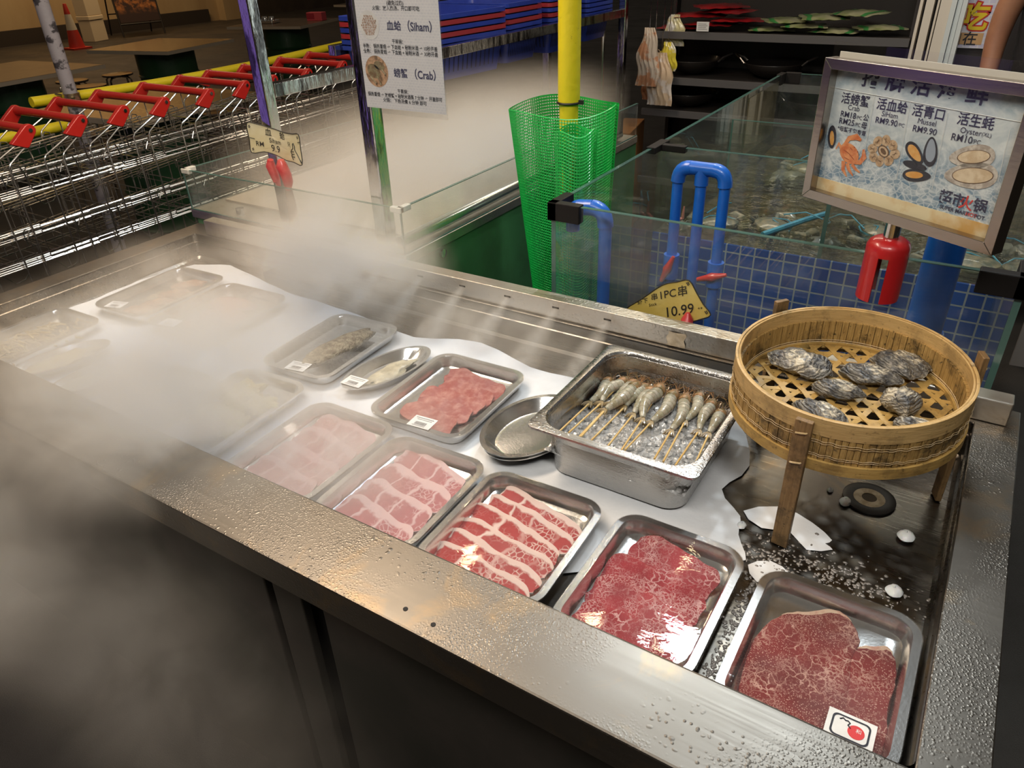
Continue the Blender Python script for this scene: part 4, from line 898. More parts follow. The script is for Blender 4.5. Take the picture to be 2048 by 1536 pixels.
# lettering of the sign (dark navy brush lettering, printed on the panel)
NAVY = mat('navy_print', (0.03,0.03,0.075), 0.5); REDP = mat('red_print', (0.60,0.04,0.03), 0.5); WHITEL = mat('white_print', (0.78,0.80,0.80), 0.5)
ux, uz, yo = (1,0,0), (0,0,1), 0.0032
m = MB(); T_ = lambda s, x, z, h, **k: txt(m, s, (x,yo,z), ux, uz, h, **k)
T_('招 牌 活 海 鲜', -0.011, 0.2085, 0.030, bold=0.018, sxk=1.15)
T_('活螃蟹', -0.121, 0.1730, 0.0185, bold=0.012); T_('Crab', -0.1205, 0.1605, 0.0115); T_('RM18', -0.1285, 0.1485, 0.0132, bold=0.01); T_('/PC', -0.1070, 0.147, 0.008); T_('RM25', -0.1290, 0.1372, 0.0132, bold=0.01); T_('/PC', -0.1075, 0.136, 0.008)
T_('公', -0.0940, 0.1490, 0.0115, bold=0.012); T_('母', -0.0945, 0.1365, 0.0115, bold=0.012); T_('*母蟹不包有膏', -0.1165, 0.1245, 0.0088, bold=0.01)
T_('活血蛤', -0.052, 0.1735, 0.0185, bold=0.012); T_('SiHam', -0.0525, 0.1605, 0.0115); T_('RM9.90', -0.0555, 0.1495, 0.0132, bold=0.01); T_('/PC', -0.029, 0.1485, 0.008)
T_('活青口', 0.0105, 0.1735, 0.0185, bold=0.012); T_('Mussel', 0.0125, 0.1600, 0.0115); T_('RM9.90', 0.0120, 0.1480, 0.0132, bold=0.01)
T_('活生蚝', 0.0855, 0.1730, 0.0185, bold=0.012); T_('Oyster', 0.0830, 0.1585, 0.0115); T_('(XL)', 0.1065, 0.158, 0.008); T_('RM10', 0.0725, 0.1470, 0.0140, bold=0.01); T_('/PC', 0.0945, 0.146, 0.009)
T_('超市', 0.0825, 0.0595, 0.0215, bold=0.022); T_('锅', 0.1265, 0.0595, 0.0215, bold=0.022); T_('SUPER MART', 0.0905, 0.0440, 0.0082, bold=0.022); T_('POT', 0.1305, 0.0440, 0.0082, bold=0.022)
obj('lettering', m, NAVY, bd, smooth=False)
m = MB(); T_('火', 0.1055, 0.0590, 0.0225, bold=0.014); T_('HOT', 0.1180, 0.0440, 0.0082, bold=0.022)
obj('red_lettering', m, REDP, bd, smooth=False)
m = MB()
for (x0,z0,x1,z1) in ((-0.0862,0.183,-0.0825,0.075),(-0.0223,0.1834,-0.0152,0.066),(0.0412,0.178,0.0476,0.065),(0.136,0.17,0.141,0.10)): m.tube([(x0,yo,z0),(x1,yo,z1)], 0.0005, 4)
m.tube([(-0.163,yo,0.186),(0.147,yo,0.182)], 0.0005, 4)
obj('divider_lines', m, WHITEL, bd, smooth=False)
# printed seafood pictures: flat inks on the panel
def ink(poly, z, colr, nm, parent=bd, yy=0.0):
    m = MB()
    for P in poly: m.add([(x,yo-0.0002*q-yy,z2) for q in (z,) for x,z2 in P], [tuple(range(len(P)))])
    return obj(nm, m, colr, parent, smooth=False)
def ell(cx, cz, a, b, rot=0.0, n=26, tip=0.0):
    c, s = math.cos(rot), math.sin(rot); P = []
    for i in range(n):
        th = 2*PI*i/n; x, y = a*math.cos(th), b*math.sin(th)*(1-tip*math.cos(th)); P.append((cx+x*c-y*s, cz+x*s+y*c))
    return P
def legp(pts, w):
    P = []; Q = []
    for i, (x, z) in enumerate(pts):
        a = Vector(pts[min(i+1,len(pts)-1)])-Vector(pts[max(i-1,0)]); a.normalize(); ww = w[i] if isinstance(w, list) else w
        P.append((x-a.y*ww, z+a.x*ww)); Q.append((x+a.y*ww, z-a.x*ww))
    return P+Q[::-1]
CRABP = mat('crab_print', (0.58,0.15,0.045), 0.5, col2=(0.72,0.30,0.12), nscale=90); CRABD = mat('crab_print_dark', (0.36,0.07,0.025), 0.5)
ink([ell(-0.112,0.088,0.021,0.015,-0.45)], 1, CRABP, 'crab_picture')
ink([legp([(-0.125,0.099),(-0.118,0.112),(-0.104,0.117),(-0.094,0.113)],[0.003,0.004,0.005,0.002]), legp([(-0.098,0.076),(-0.088,0.078),(-0.082,0.088),(-0.086,0.100)],[0.003,0.004,0.005,0.002]),
     legp([(-0.120,0.074),(-0.118,0.060),(-0.108,0.050)],[0.004,0.0035,0.001]), legp([(-0.112,0.072),(-0.106,0.062),(-0.096,0.054)],[0.004,0.003,0.001]), legp([(-0.102,0.072),(-0.094,0.066),(-0.084,0.062)],[0.003,0.0025,0.001]), legp([(-0.128,0.092),(-0.136,0.100),(-0.140,0.090)],[0.003,0.003,0.001])], 2, CRABP, 'crab_picture')
ink([legp([(-0.124,0.092),(-0.112,0.088),(-0.100,0.080)],0.0006), ell(-0.104,0.100,0.0012,0.0012), ell(-0.096,0.094,0.0012,0.0012), legp([(-0.120,0.080),(-0.110,0.078)],0.0005), legp([(-0.112,0.098),(-0.106,0.094)],0.0005)], 3, CRABD, 'crab_picture')
COCK = mat('cockle_print', (0.42,0.27,0.15), 0.5, col2=(0.60,0.45,0.30), nscale=160); COCKD = mat('cockle_print_dark', (0.13,0.07,0.035), 0.5)
cps = [(-0.070,0.104),(-0.063,0.117),(-0.049,0.121),(-0.035,0.116),(-0.028,0.104),(-0.036,0.092),(-0.052,0.088),(-0.065,0.092)]
ink([ell(x,z,0.0090,0.0078,i*0.8) for i,(x,z) in enumerate(cps)], 1, COCK, 'cockle_picture')
ink([ell(-0.049,0.104,0.0115,0.0085,-0.5)]+[legp([(x-0.005*math.cos(i+q*0.5),z-0.005*math.sin(i+q*0.5)),(x+0.005*math.cos(i+q*0.5),z+0.005*math.sin(i+q*0.5))],0.0003) for i,(x,z) in enumerate(cps) for q in (-1,0,1)], 2, COCKD, 'cockle_picture')
ink([ell(-0.049,0.104,0.0095,0.0065,-0.5)], 3, COCK, 'cockle_picture'); ink([ell(-0.049,0.104,0.0065,0.0035,-0.6)], 4, COCKD, 'cockle_picture')
MUSP = mat('mussel_print', (0.018,0.020,0.035), 0.4); MUSO = mat('mussel_meat_print', (0.66,0.30,0.05), 0.5, col2=(0.72,0.42,0.14), nscale=120); MUSB = mat('mussel_pearl_print', (0.30,0.36,0.45), 0.4)
ink([ell(0.005,0.112,0.021,0.0105,-0.65,tip=0.2), ell(0.030,0.119,0.022,0.0115,1.75,tip=0.2), ell(0.010,0.094,0.021,0.006,-0.05), ell(0.017,0.080,0.024,0.0095,0.15,tip=0.2), ell(-0.1525,0.108,0.019,0.0085,1.75)], 1, MUSP, 'mussel_picture')
ink([ell(0.005,0.112,0.016,0.0070,-0.65,tip=0.2), ell(0.013,0.080,0.015,0.0052,0.15), ell(-0.1520,0.106,0.012,0.0045,1.8)], 2, MUSO, 'mussel_picture'); ink([ell(0.030,0.121,0.017,0.0078,1.75,tip=0.2)], 2, MUSB, 'mussel_picture')
OYP = mat('oyster_print', (0.62,0.58,0.52), 0.5, col2=(0.36,0.31,0.27), nscale=130); OYM = mat('oyster_meat_print', (0.74,0.62,0.45), 0.5, col2=(0.58,0.44,0.28), nscale=90)
ink([ell(0.094,0.1245,0.034,0.0165,0.25,tip=-0.25), ell(0.100,0.0985,0.040,0.0185,0.20,tip=-0.25)], 1, OYP, 'oyster_picture')
ink([ell(0.097,0.1250,0.0245,0.0098,0.25), ell(0.103,0.0990,0.0310,0.0118,0.20)], 2, COCKD, 'oyster_picture'); ink([ell(0.097,0.1252,0.0232,0.0088,0.25), ell(0.103,0.0992,0.0296,0.0107,0.20)], 3, OYM, 'oyster_picture')
# ------------------------------------------------------------------ green misting counter with low glass walls (left back)
GX0, GX1, GY0, GY1, GZ, GT = -2.110, -1.303, 0.874, 2.260, 0.888, 1.003
gc = thing('green_counter', 'green counter with low frosted glass walls full of mist behind the chilled counter', 'counter', (0,0,0))
GREENP = mat('green_paint', (0.06,0.20,0.075), 0.42, col2=(0.05,0.15,0.055), nscale=6, coat=0.2, bump=0.05, bscale=20)
obj('body', MB().box((GX0+0.01,GY0+0.005,0.08),(GX1,GY1,0.862)), GREENP, gc, smooth=False)
obj('top', MB().box((GX0-0.005,GY0,0.8625),(GX1+0.004,GY1,GZ)), STEEL_R, gc, smooth=False, bevel=0.002)
g2 = 0.008
obj('glass_pane', MB().box((GX0,GY0+0.002,GZ),(GX1,GY0+g2,GT)), GLASS, gc, smooth=False)
obj('glass_pane', MB().box((GX1-g2,GY0+g2,GZ),(GX1,GY1,GT)), GLASS, gc, smooth=False)
obj('glass_pane', MB().box((GX0,GY0+g2,GZ),(GX0+g2,GY1,GT)), GLASS, gc, smooth=False)
obj('glass_edge', MB().box((GX0,GY0+0.002,GT),(GX1,GY0+g2,GT+0.0015)).box((GX1-g2,GY0+g2,GT),(GX1,GY1,GT+0.0015)).box((GX0,GY0+g2,GT),(GX0+g2,GY1,GT+0.0015)).box((GX1-0.002,GY0+0.0005,GZ),(GX1+0.0015,GY0+0.004,GT)).box((GX0-0.001,GY0+0.0005,GZ),(GX0+0.003,GY0+0.004,GT)).box((GX0,GY0,GZ),(GX1,GY0+0.003,GZ+0.002)).box((GX1-0.001,GY0+g2,GZ),(GX1+0.002,GY1,GZ+0.003)), GEDGE, gc, smooth=False)
CLIP = mat('clear_corner_clip', (0.62,0.60,0.52), 0.25, coat=0.6)
for x, s in ((GX0,1),(GX1,-1)):
    obj('corner_clip', MB().box((min(x-0.003*s,x+0.03*s),GY0-0.002,GT-0.010),(max(x-0.003*s,x+0.03*s),GY0+0.012,GT+0.004)).box((min(x-0.003*s,x+0.012*s),GY0,GT-0.010),(max(x-0.003*s,x+0.012*s),GY0+0.04,GT+0.004)), CLIP, gc, smooth=False, bevel=0.002)
obj('edge_pipe', MB().tube([(GX1-0.03,GY0+0.022,GZ+0.02),(GX1-0.026,GY0+0.05,GZ+0.022),(GX1-0.026,GY1-0.1,GZ+0.022)], 0.016, 14), CHROME, gc)
for y in (1.02,1.5,1.98): obj('bolt', MB().tube([(GX1,y,0.845),(GX1+0.008,y,0.845),(GX1+0.010,y,0.845)], [0.012,0.012,0.007], 12), CHROME, gc)
obj('knob', MB().tube([(-1.93,GY0+0.03,GZ),(-1.93,GY0+0.03,GZ+0.02)], 0.012, 12), CHROME, gc)
obj('floor_mat', MB().box((GX0+0.03,GY0+0.1,GZ),(GX1-0.05,GY1-0.05,GZ+0.006)), mat('wet_tan_board', (0.45,0.36,0.27), 0.5, col2=(0.36,0.28,0.2), nscale=5), gc, smooth=False)
# steel posts and rails of the crate rack
POSTM = mat('scratched_post_steel', (0.66,0.65,0.63), 0.14, 1.0, (0.16,0.15,0.15), 26, 0.52, 0.60, bump=0.5, bscale=30, stretch=(1,1,0.25), bdist=0.004)
def post(x, y, z0, z1, name, label, w=0.019):
    return tag(obj(name, MB().box((x-w,y-w,z0),(x+w,y+w,z1)), POSTM, bevel=0.003), label, 'post')
rack = thing('crate_rack', 'square steel tube rack over the green counter carrying blue and red crates', 'rack', (0,0,0))
for (x,y,z0) in ((-1.76,0.93,GZ),(-1.76,3.10,0.0),(-2.17,2.20,0.0),(-2.17,3.10,0.0)):
    obj('post', MB().box((x-0.017,y-0.017,z0),(x+0.017,y+0.017,2.3)), POSTM, rack, bevel=0.003, smooth=False)
for x, ya in ((-1.76,0.948),(-2.17,1.60)): obj('rail', MB().box((x-0.016,ya,1.212),(x+0.016,3.082,1.246)), POSTM, rack, smooth=False, bevel=0.002)
post(-1.398,0.920,GZ,2.3,'steel_post','square steel post at the right front of the misty box, behind the paper notice')
BLUEC = mat('blue_crate_plastic', (0.012,0.028,0.21), 0.4, col2=(0.014,0.036,0.26), nscale=20); REDC = mat('red_crate_plastic', (0.28,0.02,0.025), 0.4)
SLITM = mat('crate_slit', (0.006,0.010,0.06), 0.7)
def crate(cx, cy, z, w, d, h, rz, mt, label, pitch=0.0):
    T = thing('plastic_crate', label, 'crate', (cx,cy,z), rz, 'stacked crates on the rack'); T.rotation_euler = (pitch,0,rz)
    hx, hy = w/2, d/2; L = []
    for (ins,zz) in ((0.028,0.0),(0.012,h-0.016),(0.0,h-0.014),(0.0,h),(0.010,h),(0.032,0.004)): L.append(rrect(hx-ins,hy-ins,0.02,zz,4))
    obj('crate_body', MB().loops(L), mt, T)
    m = MB(); m2 = MB()          # ventilation slits on the two visible sides
    n = 16
    for i in range(n):
        y = -hy*0.72+hy*1.44*i/(n-1)
        m.add([(hx-0.0238,y-0.003,h*0.2),(hx-0.0238,y+0.003,h*0.2),(hx-0.0150,y+0.003,h*0.68),(hx-0.0150,y-0.003,h*0.68)],[(0,1,2,3)])
        x = -hx*0.72+hx*1.44*i/(n-1); m2.add([(x-0.003,-hy+0.0238,h*0.2),(x+0.003,-hy+0.0238,h*0.2),(x+0.003,-hy+0.0150,h*0.68),(x-0.003,-hy+0.0150,h*0.68)],[(0,1,2,3)])
    for q in (m, m2): obj('slits', q, SLITM, T, smooth=False)
    return T
nm = ('bottom','second','third','fourth','fifth','top')
for si, (cy, d, rz, base, sname) in enumerate(((1.87,0.50,-0.10,1.126,'long near stack behind the paper notice'),(2.27,0.27,0.0,1.130,'stack left of the yellow post'),(2.60,0.27,0.0,1.126,'stack just right of the yellow post'),(2.92,0.27,0.02,1.135,'stack at the far end of the rack'))):
    for k2 in range(6):
        crate(-1.965, cy, base+0.0185*k2, 0.355, d, 0.115, rz, REDC if (k2 in (2,4) and si < 3) else BLUEC, '%s %s crate of the %s' % (nm[k2], 'red' if (k2 in (2,4) and si < 3) else 'blue', sname))
# paper notice in a clear sleeve on the front post
nt_ = thing('paper_notice', 'white cooking notice with cockle and crab pictures hung on the steel post', 'notice', (-1.275,0.8985,1.225))
t = NT('patterned_paper'); v = t.co()
br = t.n('TexBrick', {'Vector': t.map(v, (1,1,1), rot=(PI/2,0,0)), 'Scale': 1.0, 'Mortar Size': 0.0008, 'Brick Width': 0.0085, 'Row Height': 0.0055})
t.set(br.inputs['Color1'], (0.70,0.71,0.74)); t.set(br.inputs['Color2'], (0.74,0.74,0.76)); t.set(br.inputs['Mortar'], (0.80,0.80,0.80)); t.P(Base_Color=br.outputs['Color'], Roughness=0.4)
pnl = obj('paper', MB().box((-0.112,0.0,0.0),(0.112,0.001,0.315)), t.m, nt_, smooth=False)
obj('clear_sleeve', MB().box((-0.118,-0.0025,-0.010),(0.118,-0.0021,0.32)), thinglass('sleeve', (0.98,0.98,0.98), smudge=0.04), nt_, smooth=False)
m = MB(); Tn = lambda s, x, z, h, **k: txt(m, s, (x,-0.0006,z), (1,0,0), (0,0,1), h, **k)
Tn('(避免过热)', 0.0, 0.2135, 0.0100, bold=0.01); Tn('火锅：放入热汤，开口即可吃', 0.0, 0.2035, 0.0098, bold=0.01)
Tn('干蒸锅：', -0.003, 0.1400, 0.0092, bold=0.012); Tn('半熟： 锅热冒烟 → 下血蛤 + 秘制米酒 → 10秒开盖', 0.0, 0.1290, 0.0098, bold=0.012, sxk=0.93); Tn('全熟： 锅热冒烟 → 下血蛤 + 秘制米酒 → 30秒开盖', 0.0, 0.1185, 0.0098, bold=0.012, sxk=0.93)
Tn('干蒸锅：', -0.002, 0.0400, 0.0092, bold=0.012); Tn('锅热冒烟 → 放螃蟹 + 秘制米酒蒸 7 分钟 → 开盖即可', 0.0, 0.0295, 0.0098, bold=0.012, sxk=0.92); Tn('火锅： 下热汤煮 6 分钟 即可', 0.0, 0.0190, 0.0098, bold=0.012)
obj('lettering', m, INK, pnl, smooth=False)
m = MB(); Tn('血蛤', -0.0090, 0.1705, 0.0200, bold=0.015); Tn('（Siham）', 0.0600, 0.1705, 0.0225, bold=0.02, sxk=0.92); Tn('螃蟹', -0.0030, 0.0775, 0.0195, bold=0.015); Tn('（Crab）', 0.0640, 0.0775, 0.0225, bold=0.02, sxk=0.92)
obj('lettering', m, mat('indigo_print', (0.05,0.05,0.12), 0.5), pnl, smooth=False)
def disc(cx, cz, r, n=40, y=-0.0004, dx=0.0): return [(cx+r*math.cos(2*PI*i/n), y, cz+r*math.sin(2*PI*i/n)) for i in range(n)]
obj('picture', MB().add(disc(-0.078,0.170,0.0285), [tuple(range(40))]), WHITEP, pnl, smooth=False)
m = MB(); rnd = random.Random(3); q = 0
for i in range(-5,6):
    for j in range(-6,7):
        x, z = i*0.0050+(j % 2)*0.0025+rnd.uniform(-0.0007,0.0007), j*0.0044+rnd.uniform(-0.0007,0.0007)
        if x*x+z*z < 0.0215**2: m.add([(-0.078+x+0.0020*math.cos(a),-0.0007,0.170+z+0.0023*math.sin(a)) for a in [2*PI*k2/10 for k2 in range(10)]], [tuple(range(10))])
obj('picture', m, mat('cockle_photo', (0.62,0.48,0.40), 0.5, col2=(0.33,0.20,0.13), nscale=260), pnl, smooth=False)
obj('picture', MB().add(disc(-0.071,0.0775,0.0325), [tuple(range(40))]), mat('crab_plate_photo', (0.62,0.38,0.22), 0.5, col2=(0.22,0.13,0.07), nscale=70, lo=0.45, hi=0.6), pnl, smooth=False)
m = MB(); m.add([(-0.079+x,-0.0007,0.078+z) for x, z in ell(0,0,0.019,0.014,-0.4)], [tuple(range(26))]); m.add([(-0.062+x,-0.0007,0.090+z) for x, z in ell(0,0,0.015,0.009,-0.2)], [tuple(range(26))])
for (a, b) in (((-0.09,0.066),(-0.075,0.052)),((-0.07,0.068),(-0.062,0.050)),((-0.055,0.082),(-0.046,0.072))): m.tube([(a[0],-0.0008,a[1]),(b[0],-0.0008,b[1])], 0.002, 5)
obj('picture', m, mat('crab_photo', (0.20,0.12,0.06), 0.5, col2=(0.30,0.26,0.14), nscale=120), pnl, smooth=False)

# cockle price card held by a red crab-claw clip on a stem
CARDM = mat('cream_card', (0.66,0.58,0.33), 0.5, col2=(0.72,0.66,0.45), nscale=14); LINE = mat('black_line', (0.02,0.018,0.015), 0.5)
cs = thing('price_card', 'curved cream price card reading Siham RM 9.9 in a red claw clip', 'price sign', (-1.722,0.900,1.062))
CW = [(-0.090,0.092),(-0.060,0.091),(-0.020,0.083),(0.030,0.076),(0.070,0.078),(0.098,0.080),(0.097,0.045),(0.0905,0.004),(0.050,0.004),(0.015,0.004),(-0.020,0.014),(-0.055,0.020),(-0.093,0.016),(-0.092,0.05)]
def card(poly, parent, t2=0.0008, curve=0.012, nm='card'):
    f = lambda x: curve*math.cos(x*22)
    m = MB(); n = len(poly); cx = sum(p[0] for p in poly)/n; cz = sum(p[1] for p in poly)/n
    L0 = []
    for k2 in (1.0,0.66,0.33,0.02): L0.append([(cx+(x-cx)*k2, f(cx+(x-cx)*k2), cz+(z-cz)*k2) for x, z in poly])
    m.loops(L0, cap0=False); front = list(m.v); fr = list(m.f)
    m.add([(x,y+t2,z) for x,y,z in front], [tuple(reversed(q)) for q in fr])
    m.add([front[i] for i in range(n)]+[(front[i][0],front[i][1]+t2,front[i][2]) for i in range(n)], [(i,(i+1) % n,n+(i+1) % n,n+i) for i in range(n)])
    c = obj(nm, m, CARDM, parent, smooth=False)
    b = MB().tube([(x,f(x)-0.0005,z) for x, z in poly], 0.0013, 5, closed=True)
    return c, b, f
def draw(mb, pts, f, r=0.0011): mb.tube([(x,f(x)-0.001,z) for x, z in pts], r, 5)
cd, m, f = card(smoothpoly(CW, 3), cs)
i0 = len(m.v)
for s, x, z, h in (('血',-0.030,0.0715,0.021),('蛤',0.018,0.066,0.021),('Siham',-0.012,0.050,0.017),('RM',-0.062,0.041,0.018),('9.9',-0.015,0.031,0.025),('只',0.042,0.048,0.014)):
    q = len(m.v); txt(m, s, (x,0,z), Vector((1,0,-0.10)).normalized(), Vector((0.10,0,1)).normalized(), h, bold=0.004); m.v[q:] = [(a,f(a)-0.0012,c) for a,b,c in m.v[q:]]
draw(m, [(0.052,0.010),(0.047,0.018),(0.049,0.024),(0.046,0.030),(0.051,0.036),(0.058,0.040),(0.060,0.052),(0.064,0.054),(0.068,0.047),(0.066,0.038),(0.074,0.030),(0.084,0.016),(0.090,0.008)], f)
for z in (0.018,0.025,0.031): draw(m, [(0.048,z),(0.060,z+0.001)], f, 0.0009)
for (x,z) in ((-0.084,0.084),(0.090,0.072),(0.088,0.012),(-0.086,0.026)):
    draw(m, [(x-0.003,z),(x+0.002,z+0.003)], f, 0.0008); draw(m, [(x-0.002,z-0.003),(x+0.003,z)], f, 0.0008)
draw(m, [(-0.092,0.056),(-0.075,0.053)], f, 0.0008); draw(m, [(0.098,0.062),(0.087,0.059)], f, 0.0008)
obj('lettering', m, LINE, cd, smooth=False)
CLAWM = mat('red_claw_plastic', (0.50,0.035,0.04), 0.35, col2=(0.62,0.10,0.09), nscale=30, coat=0.5)
m = MB()
m.tube([(0.018,-0.008,0.010),(0.016,-0.008,-0.005),(0.026,-0.007,-0.030),(0.027,-0.006,-0.046),(0.020,-0.004,-0.070)], [0.008,0.0155,0.0145,0.0135,0.008], 12)
m.tube([(-0.022,-0.008,0.006),(-0.026,-0.008,-0.010),(-0.021,-0.007,-0.026),(-0.017,-0.006,-0.044),(-0.012,-0.004,-0.064)], [0.008,0.013,0.0125,0.011,0.005], 12)
for z in (-0.006,-0.020,-0.034,-0.048): m.lathe([(0.0,-0.007),(0.007,-0.003),(0.007,0.003),(0.0,0.007)], 10, (-0.022+(-z)*0.12,-0.010,z))
cl = obj('claw_clip', m, CLAWM, cs)
obj('clip_stem', MB().tube([(0.020,-0.004,-0.055),(0.018,0.0,-0.11),(0.014,0.0,-0.173)], [0.009,0.012,0.014], 10), mat('brown_stem', (0.20,0.10,0.06), 0.5), cs)
# prawn-skewer price card behind the duct
c2 = thing('price_card', 'folded yellow price card reading 1PC 10.99 standing behind the mist duct', 'price sign', (-0.620,0.874,0.852))
CARDM = mat('yellow_card', (0.62,0.46,0.10), 0.45, col2=(0.70,0.56,0.18), nscale=14)
CW2 = [(-0.092,0.026),(-0.060,0.055),(-0.020,0.092),(0.010,0.105),(0.034,0.1135),(0.052,0.092),(0.068,0.072),(0.086,0.053),(0.066,0.038),(0.050,0.028),(0.020,0.006),(-0.03,0.002),(-0.085,0.004)]
cd, m, f = card(smoothpoly(CW2, 3), c2, curve=0.005)
for s, x, z, h, sl in (('1PC',-0.006,0.0765,0.023,0.42),('串',0.023,0.0885,0.024,0.42),('10.99',0.022,0.0475,0.030,0.42),('串',-0.034,0.064,0.016,0.42),('虾下',-0.058,0.050,0.012,0.42),('Stick',-0.036,0.047,0.009,0.42),('++',0.063,0.062,0.010,0.42)):
    q = len(m.v); txt(m, s, (x,0,z), Vector((1,0,sl)).normalized(), Vector((-sl*0.4,0,1)).normalized(), h, bold=0.004); m.v[q:] = [(a,f(a)-0.0012,c) for a,b,c in m.v[q:]]
for (x,z) in ((0.032,0.106),(0.076,0.056)):
    draw(m, [(x-0.003,z+0.002),(x+0.002,z-0.003)], f, 0.0010); draw(m, [(x,z+0.004),(x+0.004,z-0.001)], f, 0.0010)
obj('lettering', m, LINE, cd, smooth=False)
obj('claw_clip', MB().tube([(0.042,-0.007,0.050),(0.042,-0.008,0.036),(0.042,-0.006,0.012),(0.042,-0.004,0.0)], [0.004,0.0125,0.011,0.008], 12), CLAWM, c2)

# ------------------------------------------------------------------ yellow padded post and the rolled green net
YEL2 = NT('yellow_foam'); _v = YEL2.co()
_d = YEL2.ramp(YEL2.noise(YEL2.map(_v, (1,1,0.7)), 75, 4, 0.7).outputs[0], (0.64, 0.0), (0.72, 1.0)); _d = YEL2.math('MULTIPLY', _d, YEL2.ramp(YEL2.noise(_v, 9, 2).outputs[0], (0.45, 0.0), (0.65, 1.0)))
YEL2.P(Base_Color=YEL2.mix(_d, (0.84,0.68,0.018), (0.12,0.09,0.01)), Roughness=0.45, Normal=YEL2.bump(YEL2.noise(_v, 70, 4).outputs[0], 0.35, 0.004)); YEL2 = YEL2.m
yp = thing('padded_post', 'yellow foam wrapped post standing in the rolled green net', 'post', (-1.080,1.30,0))
obj('foam_sleeve', MB().tube([(0,0,1.19),(0,0,2.3)], 0.0275, 22), YEL2, yp)
obj('foam_sleeve', MB().tube([(0,0,0.0),(0,0,1.186)], 0.024, 20), YEL2, yp)
obj('cable_tie', MB().tube([(0.0285*math.cos(a),0.0285*math.sin(a),1.188) for a in [2*PI*i/24 for i in range(24)]], 0.003, 6, closed=True).box((0.03,-0.006,1.186),(0.042,0.0,1.196)), BLACKP, yp)
NET = mat('green_plastic_net', (0.012,0.50,0.085), 0.35, coat=0.3)
def netcyl(parent, base, top, r0, r1, nr, nz, a0=0.0, a1=2*PI, name='net_roll', squash=1.0, spiral=0.0, w=0.0011):
    base, top = Vector(base), Vector(top); m = MB()
    def P(u, z):
        r = (r0+(r1-r0)*z)*(1-spiral*u); a = a0+(a1-a0)*u; c = base.lerp(top, z)
        return (c.x+r*math.cos(a), c.y+r*squash*math.sin(a), c.z+0.006*math.sin(3*a+1))
    for i in range(nr): m.tube([P(i/nr, k2/10) for k2 in range(11)], w, 3, cap=False)
    for j in range(nz+1):
        z = (j/nz); m.tube([P(i/40, z) for i in range(41)], w*1.15, 3, cap=False)
    return obj(name, m, NET, parent)
nt2 = thing('net_roll', 'tall roll of green plastic mesh standing around the yellow post', 'net', (-1.06,1.27,0))
netcyl(nt2, (0.015,0.0,0.30), (-0.015,-0.01,1.185), 0.070, 0.139, 170, 120, 0.6, 0.6+2*PI*1.35, 'outer_layer', spiral=0.10, w=0.0012)
nt3 = thing('net_roll', 'shorter roll of brighter green mesh leaning at the right of the tall roll', 'net', (-0.958,1.105,0))
netcyl(nt3, (-0.015,0.03,0.35), (0.0,0.0,1.168), 0.044, 0.050, 64, 110, 0.3, 0.3+2*PI*1.5, 'outer_layer', spiral=0.25)
